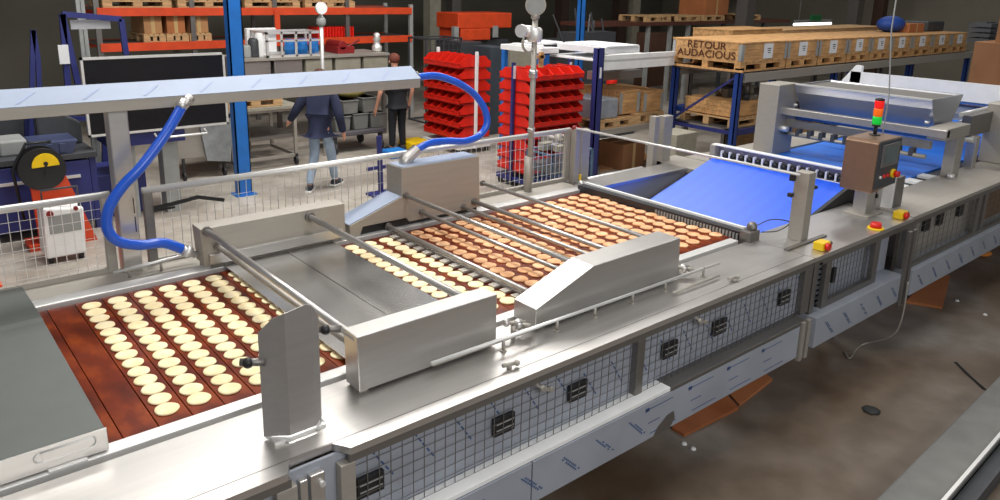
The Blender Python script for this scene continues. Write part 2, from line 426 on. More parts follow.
# ---- cover at left end
cv = thing('end_cover', 'grey sheet steel cover with a long grip slot over the left belt end', 'cover', (0, 3.3, T))
m = MB(); m.prism([(2.60, 1.066), (2.60, 1.146), (2.606, 1.15), (3.66, 1.15), (3.70, 1.156), (4.24, 1.125), (4.24, 1.06)], 'x', -1.0, .465)
m.build('cover_plate', COVER, cv, .003)
m = MB(); m.box(-1.0, .47, 2.592, 2.599, 1.066, 1.1505); m.build('front_face', STEEL, cv, .002)
m = MB()
pts = []
x0, x1, zc, rr = .265, .415, 1.117, .018
for k in range(13): a = PI/2+PI*k/12; pts.append((x0+rr*math.cos(a), 2.59, zc+rr*math.sin(a)))
for k in range(13): a = -PI/2+PI*k/12; pts.append((x1+rr*math.cos(a), 2.59, zc+rr*math.sin(a)))
pts.append(pts[0]); m.tube(pts, .003, 8); m.build('grip_slot_rim', PALE, cv)
m = MB(); m.box(.27, .41, 2.588, 2.592, 1.101, 1.133); m.build('grip_recess', STEEL, cv)
m = MB(); m.box(.28, .40, 2.575, 2.592, 1.055, 1.069); m.build('hinge_lip', PALE, cv, .003)

# ---- front hoods
def hoodpart(name, prof, y0, y1, m, parent, bev=.004):
    b = MB(); b.prism(prof, 'y', y0, y1); return b.build(name, m, parent, bev)
ha = thing('box_hood', 'stainless steel rectangular box hood on the near side beside the upright plate', 'hood', (1.7, 2.45, T))
hoodpart('hood_shell', [(1.35, 1.064), (1.345, 1.305), (2.065, 1.305), (2.065, 1.064)], 2.402, 2.51, STEEL, ha)
m = MB(); m.box(1.36, 1.40, 2.42, 2.5, T, 1.066); m.box(2.0, 2.04, 2.42, 2.5, T, 1.066); m.build('foot', STEEL2, ha)
hb = thing('sloped_hood', 'stainless steel hood with sloping left end on the near side of the belt', 'hood', (2.85, 2.47, T))
hoodpart('hood_shell', [(2.31, 1.066), (2.31, 1.165), (2.70, 1.297), (3.41, 1.305), (3.425, 1.066)], 2.402, 2.56, STEEL, hb)
m = MB(); m.box(2.35, 2.39, 2.42, 2.5, T, 1.068); m.box(3.36, 3.40, 2.42, 2.5, T, 1.068); m.build('foot', STEEL2, hb)
# ball fittings at the hood ends
def fitting(x, y, z, label):
    t = thing('clamp_fitting', label, 'fitting', (x, y, T))
    m = MB(); m.ball((x, y, z), .028); m.ball((x-.05, y+.03, z+.01), .02); m.ball((x+.03, y-.03, z-.01), .018); m.build('clamp_body', STEEL, t)
    m = MB(); m.cyl((x-.03, y, T), (x-.03, y, z), .012); m.cyl((x, y, z), (x+.03, y-.055, z+.005), .01); m.cyl((x-.06, y+.03, z+.01), (x+.03, y-.02, z+.01), .009); m.build('clamp_bolt', STEEL2, t)
fitting(2.215, 2.42, 1.11, 'round steel clamp fitting between the two near side hoods')
fitting(3.49, 2.42, 1.10, 'round steel clamp fitting at the right end of the sloped hood')

# ---- rod guard rails along the near side
gr = thing('rod_guard', 'thin steel double rod rail on short pegs along the near side of the hoods', 'rail', (2.6, 2.33, T))
m = MB(); m.cyl((1.66, 2.345, 1.115), (3.73, 2.345, 1.10), .0085); m.build('upper_rod', PALE, gr)
m = MB(); m.cyl((3.2, 2.275, 1.068), (3.63, 2.275, 1.068), .007); m.cyl((1.7, 2.39, 1.075), (2.3, 2.39, 1.075), .007); m.build('lower_rod', STEEL2, gr)
for x in (2.06, 2.40, 2.665, 2.955, 3.23, 3.58):
    m = MB(); m.cyl((x, 2.345, T), (x, 2.345, 1.11), .008); m.cyl((x, 2.345, T), (x, 2.345, T+.006), .016); m.build('peg', STEEL2, gr)

# ---- upright folded plate
up_ = thing('upright_plate', 'upright folded steel plate with clipped corners standing at the near belt edge', 'plate', (1.04, 2.3, T))
def vplate(poly, t, name, m, parent):
    # poly: list of 3d points of a planar outline; thickened away from the viewer
    P = [Vector(p) for p in poly]; n = (P[1]-P[0]).cross(P[2]-P[1]).normalized()
    if n.y < 0: n = -n
    b = MB(); A = [b.bm.verts.new(p) for p in P]; B = [b.bm.verts.new(p+n*t) for p in P]
    b._f(A); b._f(B[::-1]); k = len(P)
    for i in range(k): b._f([A[i], A[(i+1) % k], B[(i+1) % k], B[i]])
    return b.build(name, m, parent)
PLT = steel('plate_steel', (.42, .40, .385), .45, .75)
vplate([(.997, 2.281, 1.072), (1.098, 2.281, 1.072), (1.098, 2.281, 1.552), (1.072, 2.281, 1.558), (.997, 2.281, 1.545)], .004, 'centre_panel', PLT, up_)
vplate([(.925, 2.345, 1.062), (.997, 2.281, 1.072), (.997, 2.281, 1.545), (.965, 2.31, 1.525), (.925, 2.345, 1.47)], .004, 'left_wing', PLT, up_)
vplate([(1.098, 2.281, 1.072), (1.128, 2.30, 1.085), (1.135, 2.30, 1.49), (1.098, 2.281, 1.552)], .004, 'right_wing', PLT, up_)
vplate([(1.128, 2.30, 1.07), (1.15, 2.335, 1.07), (1.15, 2.335, 1.46), (1.135, 2.30, 1.49)], .004, 'rear_flange', PLT, up_)
m = MB(); m.quad((.93, 2.34, T+.003), (.99, 2.27, T+.003), (.995, 2.275, T+.018), (.93, 2.345, T+.012)); m.quad((1.10, 2.27, T+.003), (1.15, 2.31, T+.003), (1.135, 2.315, T+.03), (1.10, 2.285, T+.018)); m.box(.94, 1.14, 2.285, 2.35, T, T+.012)
m.build('base_weld', PALE, up_)
for x, y, z in ((.89, 2.36, 1.36), (1.19, 2.36, 1.40)):
    m = MB(); m.cyl((x-.02, y+.02, z), (x+.05, y-.03, z), .014); k = m.build('clamp_knob', STEELD, up_)
    m = MB(); m.ball((x, y, z), .02); m.build('knob_end', BLACK, k)

# ---- rear hoods
hl = thing('low_rear_hood', 'low steel box hood on the far belt edge behind the flat sheet', 'hood', (1.8, 4.2, T))
hoodpart('hood_shell', [(1.335, 1.085), (1.325, 1.30), (2.235, 1.30), (2.235, 1.085)], 4.105, 4.235, STEEL2, hl)
m = MB(); m.box(1.36, 2.2, 4.07, 4.106, 1.09, 1.15); m.build('inner_step', STEEL, hl, .003)
m = MB(); m.box(1.34, 1.37, 4.115, 4.2, T, 1.09); m.box(2.15, 2.2, 4.115, 4.2, T, 1.09); m.build('foot', STEEL2, hl)
hr = thing('tall_rear_hood', 'tall steel hood with sloping shoulder on the far belt edge, blue hose entering on top', 'hood', (2.8, 4.2, T))
hoodpart('hood_shell', [(2.265, 1.067), (2.265, 1.145), (2.66, 1.275), (2.66, 1.47), (3.32, 1.47), (3.335, 1.09), (2.72, 1.09), (2.70, 1.12), (2.36, 1.12), (2.34, 1.067)], 4.10, 4.285, STEEL2, hr)
m = MB(); m.prism([(2.267, 1.1465), (2.657, 1.2755), (2.657, 1.280), (2.262, 1.151)], 'y', 4.105, 4.28); m.box(2.67, 3.315, 4.11, 4.275, 1.4705, 1.4745); m.build('pale_film_cover', FILML, hr)
m = MB(); m.box(2.36, 3.32, 4.12, 4.26, T, 1.12); m.build('gap_shade', BLACK, hr)  # black block painted in for the shade under the hood

# ---- cross rods (each a thing)
def rod(x, y0, y1, z, r, label, m_=STEEL):
    t = thing('cross_rod', label, 'rod', (x, (y0+y1)/2, z), group=None)
    b = MB(); b.cyl((x, y0, z), (x, y1, z), r); b.build('rod_bar', m_, t)
    b = MB(); b.cyl((x, y1-.012, z), (x, y1, z), r*1.7); b.build('end_collar', STEELD, t)
rod(1.36, 2.43, 4.10, 1.285, .017, 'steel cross rod ending at the upright folded plate, leftmost rod')
rod(1.41, 2.5, 4.08, 1.19, .015, 'steel cross rod just under the leftmost rod', STEEL2)
rod(1.99, 2.5, 4.10, 1.255, .019, 'thick steel cross rod between the low rear hood and the box hood')
rod(2.55, 2.55, 4.10, 1.09, .015, 'steel cross rod running over the slotted strip')
rod(2.82, 2.55, 4.10, 1.14, .013, 'thin cross rod emerging low from the shoulder of the tall rear hood')
rod(2.69, 2.55, 4.10, 1.28, .014, 'cross rod leaving the tall rear hood at its inner corner')
rod(3.18, 2.55, 4.10, 1.115, .013, 'low thin cross rod near the right foot of the tall rear hood')
rod(3.28, 2.55, 4.10, 1.14, .016, 'cross rod with dark collar near the right foot of the tall rear hood')
rod(3.35, 2.55, 4.10, 1.267, .013, 'cross rod leaving the right edge of the tall rear hood, rightmost rod')

# ---- flat sheet between the rods
fs = thing('flat_sheet', 'polished flat steel sheet with a seam lying between the two hoods over the belt', 'sheet', (1.8, 3.3, 1.06))
m = MB(); m.box(1.435, 1.815, 2.52, 4.08, 1.068, 1.074); m.box(1.821, 2.13, 2.52, 4.08, 1.068, 1.074); m.build('sheet_panel', SHEET, fs, .001)
m = MB(); m.box(1.814, 1.822, 2.52, 4.08, 1.066, 1.0715); m.build('seam', BLACK, fs)
m = MB()
for y in (2.6, 3.3, 4.0): m.box(1.8, 1.86, y, y+.03, T-.004, 1.068)
m.build('sheet_spacer', STEELD, fs)

# ---- overhead duct, its post and hoses
du = thing('overhead_duct', 'long overhead steel duct with pale protective film, above the far guard rail', 'duct', (1.0, 4.4, 1.965))
m = MB(); m.prism([(4.30, 1.965), (4.30, 2.025), (4.42, 2.098), (4.5, 2.06), (4.5, 1.965)], 'x', -1.0, 2.95); m.build('duct_body', STEEL2, du, .003)
m = MB(); m.prism([(4.2985, 2.0245), (4.297, 2.0275), (4.4185, 2.1015), (4.4195, 2.0985)], 'x', -1.0, 2.952); m.build('duct_film', FILML, du)
for x in [.55+.3*i for i in range(8)]:
    m = MB()
    m.prism([(4.318, 2.0415), (4.318, 2.0425), (4.385, 2.0835), (4.385, 2.0825)], 'x', x, x+.012) if False else None
    a = Vector((x, 4.315, 2.0405)); b = Vector((x+.09, 4.385, 2.083)); s_ = Vector((.018, 0, 0)); m.quad(a, a+s_, b+s_, b); m.build('film_print', INKD, du)
m = MB(); m.cyl((2.952, 4.36, 2.04), (2.962, 4.36, 2.04), .03); m.build('end_cap', STEELD, du)
m = MB(); m.cyl((aY(184, 103, 4.29)), (aY(190, 98, 4.31)), .03); m.cyl(aY(179, 109, 4.27), aY(185, 102, 4.29), .032); m.build('hose_coupling', STEEL, du)
m = MB(); m.box(.975, 1.075, 4.36, 4.46, 1.041, 1.965); po = m.build('duct_post', STEEL, du, .006)
m = MB()
for z in (1.38, 1.27): m.box(1.055, 1.06, 4.357, 4.361, z, z+.09)
m.build('post_slot', BLACK, po)
h1 = [aY(181, 108, 4.27), aY(170, 127, 4.24), aY(157, 146, 4.22), aY(140, 168, 4.2), aY(122, 187, 4.2), aY(109, 208, 4.2), aY(107, 228, 4.2), aY(118, 241, 4.2), aY(140, 245, 4.2), aY(163, 243, 4.2), aY(182, 249, 4.2)]
ho = thing('blue_hose', 'blue hose curving from under the duct down to the low rear hood', 'hose', tuple(h1[-1]))
m = MB(); m.tube(smooth_path(h1), .0285, 14); m.build('hose_tube', BLUEHOSE, ho)
m = MB(); m.cyl(h1[-1], aY(196, 255, 4.2), .02); m.cyl(aY(185, 250, 4.2), aY(190, 253, 4.2), .034); m.build('hose_end_fitting', PALE, ho)
h2 = [aY(418, 77, 4.36), aY(437, 76, 4.33), aY(458, 83, 4.28), aY(474, 94, 4.25), aY(484, 108, 4.22), aY(487, 123, 4.2), aY(480, 135, 4.2), aY(466, 141, 4.2), aY(448, 141, 4.2), aY(430, 143, 4.2), aY(416, 150, 4.2)]
h2o = thing('blue_hose', 'blue hose looping from the duct end to the top of the tall rear hood', 'hose', tuple(h2[-1]))
m = MB(); m.tube(smooth_path(h2), .0255, 14); m.build('hose_tube', BLUEHOSE, h2o)
e = aY(405, 165, 4.2); m = MB(); m.tube(smooth_path([(e.x, e.y, 1.47), e+Vector((0, 0, .03)), aY(411, 155, 4.2), aY(417, 149, 4.2)]), .04, 14, ); m.build('steel_elbow', STEEL, h2o)

# ---- far guard rail with mesh, in sections
def fence(x0, x1, zt, zb, Y, label, seglen=.9, pw=.05):
    t = thing('guard_fence', label, 'guard rail', ((x0+x1)/2, Y, zb))
    m = MB(); m.tube([(x0, Y, zt), (x1, Y, zt)], .021, 14); m.build('top_rail', PALE, t)
    m = MB(); m.box(x0, x0+pw, Y-.02, Y+.02, zb+.001, zt-.01); m.build('fence_post', STEELD, t, .003)
    m = MB(); m.box(x1-pw, x1, Y-.02, Y+.02, zb+.001, zt-.01); m.build('fence_post', STEEL2, t, .003)
    mb = MB(); wire_grid(mb, (x0+pw, Y, zb), (1, 0, 0), (0, 0, 1), x1-x0-2*pw, zt-zb-.02, round((x1-x0)/.052), 5 if x0 > 1 else 8, .0016)
    mb.build('wire_mesh', PALE, t)
    m = MB(); m.box(x0, x1, Y-.015, Y+.015, zb+.001, zb+.03); m.build('bottom_rail', STEEL2, t)
fence(-1.0, .955, 1.488, 1.04, 4.43, 'mesh guard fence at the far left, left of the duct post')
fence(1.125, 4.57, 1.482, 1.04, 4.43, 'long mesh guard fence behind the rear hoods, right of the duct post')

# ---- posts right of the fence
ps = thing('sensor_post', 'steel double post at the right end of the long mesh fence', 'post', (4.62, 4.42, 1))
m = MB(); m.box(4.56, 4.62, 4.34, 4.40, 1.0, 1.5); m.box(4.66, 4.76, 4.36, 4.42, .98, 1.48); m.build('post_bar', STEEL2, ps, .003)
m = MB(); m.box(4.625, 4.645, 4.335, 4.345, 1.02, 1.10); m.build('yellow_mark', YEL, ps)
m = MB(); m.box(4.54, 4.78, 4.32, 4.44, 1.0, 1.03); m.build('base_plate', STEELD, ps)
g2 = thing('sensor_post', 'steel double post beyond the grey side chute', 'post', (5.8, 4.42, .95))
m = MB(); m.box(5.66, 5.73, 4.38, 4.45, .95, 1.50); m.box(5.80, 5.93, 4.38, 4.46, .93, 1.49); m.build('post_bar', STEEL2, g2, .003)
m = MB(); m.box(5.6, 6.0, 4.33, 4.5, .9, .96); m.build('base_plate', STEEL2, g2)
bar = thing('cross_bar', 'thin white bar spanning the blue belt at chest height', 'bar', (4.56, 3.4, 1.5))
m = MB(); m.cyl((4.62, 2.38, 1.503), (4.58, 4.37, 1.503), .010); m.build('bar_rod', PALE, bar)
m = MB(); m.ball((4.58, 4.38, 1.503), .025); m.build('bar_end', REDD, bar)
pp = thing('guard_post', 'flat steel post at the near edge holding the thin white cross bar', 'post', (4.7, 2.36, T))
m = MB(); m.box(4.65, 4.74, 2.33, 2.43, T, 1.515); m.build('post_bar', STEEL2, pp, .004)
for q_ in ((4.62, 4.66, 2.42, 2.45, 1.45, 1.49), (4.62, 4.65, 2.42, 2.45, 1.34, 1.365), (4.74, 4.80, 2.34, 2.37, 1.39, 1.41)): m = MB(); m.box(*q_); m.build('clip', BLACK, pp)
m = MB(); m.box(4.4, 4.9, 2.28, 2.31, T, T+.012); m.build('foot_bracket', STEELD, pp)

# ---- comb bar between slat belt and blue belt
cb = thing('comb_bar', 'black toothed bar with white edge across the end of the brown belt', 'bar', (4.35, 3.3, T-.05))
m = MB(); m.box(4.36, 4.45, 2.60, 4.10, T-.06, T+.05); m.build('bar_body', mat('black_bar', (.02, .02, .025), .4), cb)
m = MB(); m.box(4.43, 4.455, 2.62, 4.10, T+.05, T+.065); m.build('white_edge', WHITE, cb)
m = MB(); y = 2.62
while y < 3.3: m.box(4.352, 4.36, y, y+.012, T-.015, T+.035); y += .026
m.build('comb_teeth', GREYB, cb)
m = MB(); m.box(4.34, 4.46, 2.52, 2.60, T-.05, T+.07); m.ball((4.42, 2.56, T+.09), .035); m.build('motor_block', STEELD, cb, .006)
m = MB(); m.tube(smooth_path([(4.44, 2.55, T+.09), (4.55, 2.5, T+.13), (4.72, 2.46, T+.09), (4.6, 2.47, T+.05), (4.48, 2.52, T+.05)]), .004, 6); m.build('motor_cable', RUBBER, cb)
m = MB(); m.ball((4.44, 4.14, T+.04), .03); m.box(4.40, 4.50, 4.09, 4.18, T, T+.03); m.build('far_bearing', STEEL, cb)

# ---- blue inclined belt
bb = thing('blue_incline_belt', 'bright blue belt rising from the comb bar, ribbed lengthwise', 'conveyor belt', (5.2, 3.3, .7))
def bz(x): return -.595+.292*x
m = MB(); m.prism([(4.46, bz(4.46)), (6.0, bz(6.0)), (6.03, bz(6.0)-.02), (6.0, bz(6.0)-.045), (4.46, bz(4.46)-.045)], 'y', 2.66, 3.94); m.build('belt_surface', BELT, bb)
m = MB(); m.prism([(4.46, bz(4.46)-.05), (6.0, bz(6.0)-.05), (6.0, bz(6.0)-.2), (4.46, bz(4.46)-.2)], 'y', 2.68, 3.92); m.build('belt_bed', STEELD, bb)
m = MB(); m.prism([(5.35, T-.02), (6.0, bz(6)+.05), (6.0, T-.05), (5.35, T-.1)], 'y', 2.61, 2.64); m.build('side_cover', BLACK, bb)
# roller strip at the top of the incline
rs = thing('roller_strip', 'row of small rollers and white brackets along the top end of the blue belt', 'roller strip', (6.1, 3.3, 1.14))
m = MB(); m.box(6.06, 6.09, 2.62, 3.98, 1.15, 1.262); m.build('strip_plate', steel('lilac_steel', (.42, .4, .46), .4), rs)
m = MB(); m.box(6.02, 6.09, 2.62, 3.99, 1.262, 1.272); m.build('strip_top', WHITE, rs)
m = MB(); m.box(6.01, 6.03, 2.62, 3.99, 1.15, 1.16); m.build('strip_lip', WHITE, rs)
y = 2.66; k = 0
while y < 3.9:
    m = MB(); m.cyl((6.04, y, 1.185), (6.04, y+.042, 1.185), .024, 12); r_ = m.build('roller', BLACK, rs)
    m = MB(); m.box(6.015, 6.05, y+.046, y+.062, 1.165, 1.225); m.build('roller_bracket', WHITE, r_)
    y += .083
for y0_ in (3.93, 2.575): m = MB(); m.box(5.99, 6.09, y0_, y0_+.055, 1.1, 1.265); m.build('end_block', STEEL2, rs)

# ---- side chute on the far side of the blue belt
sc = thing('side_chute', 'long grey steel side box beside the blue belt, far side', 'side panel', (5.1, 4.2, .5))
m = MB(); m.box(4.56, 5.80, 4.085, 4.33, T-.03, T); m.build('top_cover', STEEL, sc, .003)
m = MB(); m.box(4.56, 5.95, 4.10, 4.30, .4, T-.03); m.build('side_wall', steel('dull_side', (.42, .43, .46), .5, .5), sc)
m = MB(); m.cyl((4.7, 4.45, .99), (5.6, 4.45, .99), .03); m.build('side_tube', PALE, sc)
m = MB(); m.box(5.8, 6.18, 3.99, 4.5, T-.05, T); m.build('rear_shelf', STEEL2, sc)

# ---- frame of the second and third sections
f2 = thing('transfer_table', 'middle steel frame section with mesh door beneath the control box', 'machine frame', (5.2, 2.3, 0))
m = MB(); m.box(4.43, 5.88, 2.11, 2.60, T-.03, T); m.build('top_sheet', STEEL, f2, .002)
m = MB(); m.box(4.43, 5.88, 2.112, 2.13, T-.07, T-.03); m.build('front_fascia', STEELD, f2)
m = MB(); m.box(4.43, 5.7, 2.05, 2.2, .455, .66); m.build('plinth_panel', FILM, f2, .002)
film_marks(4.55, 5.6, .24, 2.0485, .63, .47, f2)
m = MB(); m.box(4.43, 5.72, 2.2, 2.22, .6, T-.03); m.build('film_covered_panel', FILM, f2)
for x0, x1 in ((4.44, 4.49), (4.60, 4.67), (5.30, 5.37), (5.80, 5.88)):
    m = MB(); m.box(x0, x1, 2.111, 2.15, .66, T-.0705); m.build('guard_post', STEELD, f2, .003)
m = MB(); m.box(4.67, 5.30, 2.112, 2.14, .66, .70); m.build('door_bottom_rail', STEELD, f2)
mesh_panel(4.67, 5.30, .70, T-.06, 2.125, f2)
m = MB(); m.box(4.69, 4.73, 2.105, 2.125, .82, .92); m.build('door_grip', BLACK, f2); m = MB(); m.box(5.42, 5.5, 2.18, 2.2, .86, .95); m.build('black_port', BLACK, f2)
for x in (5.66, 5.74):
    m = MB(); m.box(x, x+.04, 2.035, 2.055, .42, 1.0); m.build('hanging_channel', STEELD, f2, .002)
m = MB()
for i in range(9):
    for k in range(2): m.box(4.5+.012*0, 4.53, 2.108, 2.112, .70+i*.036, .71+i*.036)
m.build('slot_row', BLACK, f2)
for x in (4.6, 5.6):
    for y in (2.48,):
        m = MB(); m.box(x, x+.08, y, y+.08, .02, .7); m.cyl((x+.04, y+.04, 0), (x+.04, y+.04, .02), .06); m.build('leg', STEELD, f2)
f3 = thing('depositor_table', 'far steel frame section carrying the hopper, guarded by mesh panels', 'machine frame', (8, 3, 0))
m = MB(); m.box(5.9, 11.5, 2.12, 2.55, T-.03, T); m.build('top_sheet', STEEL2, f3, .002)
m = MB(); m.box(5.9, 11.5, 2.122, 2.14, T-.07, T-.03); m.build('front_fascia', STEELD, f3)
m = MB(); m.box(5.9, 11.5, 2.06, 2.2, .44, .64); m.build('plinth_panel', FILM, f3, .002)
film_marks(6.0, 9.5, .27, 2.0585, .61, .45, f3)
m = MB(); m.box(5.9, 11.5, 2.2, 2.22, .6, T-.03); m.build('inner_panel', STEEL2, f3)
m = MB(); m.box(5.9, 11.5, 2.10, 2.14, .635, .66); m.build('bottom_rail', STEELD, f3)
for x0, x1 in ((5.91, 5.98), (7.28, 7.36), (7.44, 7.5), (9.2, 9.3)):
    m = MB(); m.box(x0, x1, 2.121, 2.15, .64, T-.0705); m.build('guard_post', STEELD, f3, .003)
mesh_panel(5.98, 7.28, .68, T-.06, 2.13, f3, .1, .05); mesh_panel(7.5, 9.2, .68, T-.06, 2.13, f3, .1, .05)
for x in (6.35, 6.62, 7.05): 
    m = MB(); m.box(x-.045, x+.045, 2.17, 2.2, .84, .94); m.build('black_port', BLACK, f3)
m = MB(); m.box(7.55, 8.1, 2.16, 2.19, .7, .95); m.build('access_panel', mat('rust_panel', srgb(110, 84, 62), .6), f3)
m = MB(); m.box(6.2, 11.5, 4.03, 4.4, T-.03, T); m.build('rear_sheet', STEEL2, f3)
for x in (6.2, 8, 10.5):
    for y in (3.0, 4.2):
        m = MB(); m.box(x, x+.08, y, y+.08, .02, T-.05); m.cyl((x+.04, y+.04, 0), (x+.04, y+.04, .02), .06); m.build('leg', STEELD, f3)
bd = thing('blue_bed_belt', 'flat blue belt running under the steel hopper', 'conveyor belt', (8.5, 3.3, T-.05))
m = MB(); m.box(6.3, 11.5, 2.68, 3.98, T-.03, T+.0); m.build('belt_surface', BELT2, bd)
m = MB(); m.box(6.3, 11.5, 2.56, 2.68, T-.045, T-.02); m.build('belt_edge', BLACK, bd)
for x in (6.45, 6.75, 7.05, 7.35): 
    m = MB(); m.box(x, x+.13, 2.555, 2.675, T-.02, T+.002); m.build('edge_block', WHITE, bd)

# ---- hopper (depositor)
hp = thing('depositor_portal', 'steel portal of two box posts and cross beams spanning the far blue belt', 'portal frame', (7.3, 3.3, T))
m = MB(); m.box(7.0, 7.36, 3.93, 4.15, T, 1.76); m.build('left_post', STEEL2, hp, .006)
m = MB(); m.box(7.5, 7.66, 2.44, 2.54, T, 1.52); m.build('right_post', STEEL2, hp, .006)
m = MB(); m.box(7.08, 7.16, 2.40, 3.95, 1.465, 1.535); m.build('front_beam', STEEL, hp, .006)
m = MB(); m.box(7.1, 7.62, 2.40, 2.56, 1.44, 1.545); m.build('corner_plate', STEEL2, hp, .006)
m = MB(); m.box(7.38, 7.44, 2.56, 3.93, 1.39, 1.45); m.build('blue_film_beam', mat('blue_film', srgb(50, 90, 160), .3, .4), hp)
m = MB(); m.box(7.2, 7.26, 2.56, 3.93, 1.33, 1.40); m.cyl((7.15, 2.56, 1.27), (7.15, 3.93, 1.27), .02); m.build('scraper_bar', STEEL2, hp)
for i in range(11): m = MB(); m.box(7.13, 7.2, 2.66+i*.12, 2.70+i*.12, 1.26, 1.33); m.build('nozzle', DGREY, hp)
m = MB(); m.cyl((7.1, 3.85, 1.32), (7.1, 3.94, 1.32), .03); m.cyl((7.48, 2.44, T), (7.48, 2.44, T+.04), .03); m.build('bolt_head', PALE, hp)
hq = thing('hopper', 'long trough shaped stainless steel hopper on the portal', 'hopper', (7.5, 3.25, 1.48))
def hopper_shell():
    b = MB(); y0, y1 = 2.60, 3.88
    out = [(7.20, 1.765), (7.24, 1.68), (7.36, 1.50), (7.72, 1.50), (7.86, 1.68), (7.92, 1.765)]
    inn = [(7.89, 1.765), (7.84, 1.69), (7.70, 1.53), (7.38, 1.53), (7.27, 1.69), (7.23, 1.765)]
    b.prism(out+inn, 'y', y0+.02, y1-.02); 
    b.prism(out, 'y', y0, y0+.02); b.prism(out, 'y', y1-.02, y1)
    return b.build('hopper_trough', HSTEEL, hq)
hopper_shell()
m = MB(); m.box(7.20, 7.24, 2.60, 3.88, 1.755, 1.77); m.build('front_rim', PALE, hq)
m = MB(); m.box(7.24, 7.89, 2.62, 3.86, 1.742, 1.75); m.build('trough_lid', STEELD, hq)
m = MB(); m.cyl((7.2, 3.85, 1.545), (7.2, 3.85, 1.57), .02); m.cyl((7.25, 2.63, 1.545), (7.25, 2.63, 1.57), .02); m.box(7.4, 7.6, 2.62, 3.86, 1.47, 1.50); m.build('hopper_mount', PALE, hq)
# equipment behind right of the hopper
rb = thing('roller_unit', 'cluster of steel shafts and a small post at the right of the hopper', 'machine unit', (8.5, 2.6, T))
m = MB(); m.box(8.1, 8.2, 2.48, 2.56, T, 1.36); m.build('small_post', STEEL, rb, .005)
m = MB()
for z, x in ((1.56, 8.0), (1.48, 8.1), (1.40, 7.95)): m.cyl((x-.1, 2.62, z), (x+.85, 2.62, z-.0), .025)
m.cyl((8.1, 2.5, 1.33), (8.1, 3.9, 1.33), .035)
m.build('shaft', PALE, rb)
m = MB(); m.box(8.0, 8.8, 2.52, 2.6, 1.36, 1.56); m.build('gear_plate', STEELD, rb)
m = MB(); m.box(8.55, 8.9, 2.22, 2.58, T, 1.64); m.build('end_housing', STEEL2, rb, .01)
ws = thing('white_chute', 'wide white sheet metal chute rising behind the hopper', 'chute', (9, 3.4, 1.4))
m = MB(); m.box(9.0, 9.03, 2.1, 4.18, 1.60, 1.77); m.prism([(9.0, 1.60), (9.6, 1.50), (9.6, 1.47), (9.0, 1.57)], 'y', 2.1, 4.18); m.build('front_wall', WHITE, ws)
m = MB(); m.prism([(4.06, 1.60), (4.06, 1.84), (4.13, 1.845), (4.27, 1.66), (4.27, 1.60)], 'x', 9.0, 9.05); m.build('end_fin', WHITE, ws)
m = MB(); m.box(9.1, 9.3, 2.1, 4.1, 1.35, 1.5); m.build('blue_grey_back', FILM, ws)
for y in (2.3, 3.9): m = MB(); m.box(9.15, 9.23, y, y+.08, T+.001, 1.36); m.build('chute_leg', STEEL2, ws)

# ---- control box with screen, and stack light
cx = thing('control_box', 'steel control box with screen and buttons on a post at the near edge', 'control box', (5.700, 2.42, T))
m = MB(); m.prism([(5.540, 1.245), (5.540, 1.612), (5.570, 1.632), (5.920, 1.632), (5.920, 1.27)], 'y', 2.30, 2.54); m.build('box_body', steel('warm_reflection_steel', (.30, .19, .13), .38, .7), cx, .006)  # brown tint puts a warm reflection on plain steel into the base colour
m = MB(); m.box(5.555, 5.905, 2.292, 2.30, 1.275, 1.625); m.build('front_panel', DGREY, cx)
m = MB(); m.box(5.600, 5.880, 2.286, 2.294, 1.43, 1.60); s1 = m.build('screen_frame', steel('screen_frame_steel', (.3, .3, .3), .4), cx, .004)
m = MB(); m.box(5.650, 5.830, 2.282, 2.287, 1.455, 1.575); m.build('screen', mat('screen_glass', srgb(92, 108, 108), .2), s1)
for x, c_, r_ in ((5.620, PALE, .012), (5.680, REDB, .014), (5.740, REDB, .014)):
    m = MB(); m.cyl((x, 2.30, 1.36), (x, 2.28, 1.36), r_); m.build('push_button', c_, cx)
m = MB(); m.cyl((5.820, 2.30, 1.365), (5.820, 2.275, 1.365), .034); k = m.build('stop_button_ring', YEL, cx)
m = MB(); m.cyl((5.830, 2.275, 1.362), (5.830, 2.245, 1.362), .024); m.build('stop_button', REDB, k)
m = MB(); m.box(5.630, 5.760, 2.36, 2.46, T, 1.26); m.build('box_post', STEEL, cx, .004)
m = MB(); m.box(5.570, 5.820, 2.31, 2.50, T, T+.012); m.build('base_plate', STEEL2, cx, .003)
sl = thing('stack_light', 'signal lamp column with red, orange and green tiers on the control box', 'signal light', (5.780, 2.44, 1.632))
m = MB(); m.cyl((5.780, 2.44, 1.632), (5.780, 2.44, 1.64), .04); m.cyl((5.780, 2.44, 1.64), (5.780, 2.44, 1.70), .013); m.cyl((5.780, 2.44, 1.70), (5.780, 2.44, 1.715), .03); m.build('lamp_stem', BLACK, sl)
for z, c_, n in ((1.715, srgb(20, 190, 60), 'green_tier'), (1.775, srgb(255, 110, 20), 'orange_tier'), (1.835, srgb(240, 30, 25), 'red_tier')):
    m = MB(); m.lathe([(.031, 0), (.033, .008), (.033, .05), (.031, .058)], (5.780, 2.44, z)); m.build(n, mat(n+'_glass', c_, .2, emit=.45 if n != 'orange_tier' else .25), sl)
m = MB(); m.lathe([(.033, 0), (.033, .012), (.01, .02)], (5.780, 2.44, 1.893)); m.build('lamp_cap', BLACK, sl)
m = MB(); p = aX(889, 96, 5.9); q = aX(897, -6, 5.9); m.tube([(q.x, q.y, 3.2), (q.x, q.y, 2.4), (p.x, p.y, p.z), (p.x-.02, p.y, 1.1)], .005, 6)
tag(m.build('hanging_cable', GREYB), 'thin grey cable hanging down behind the signal light', 'cable')

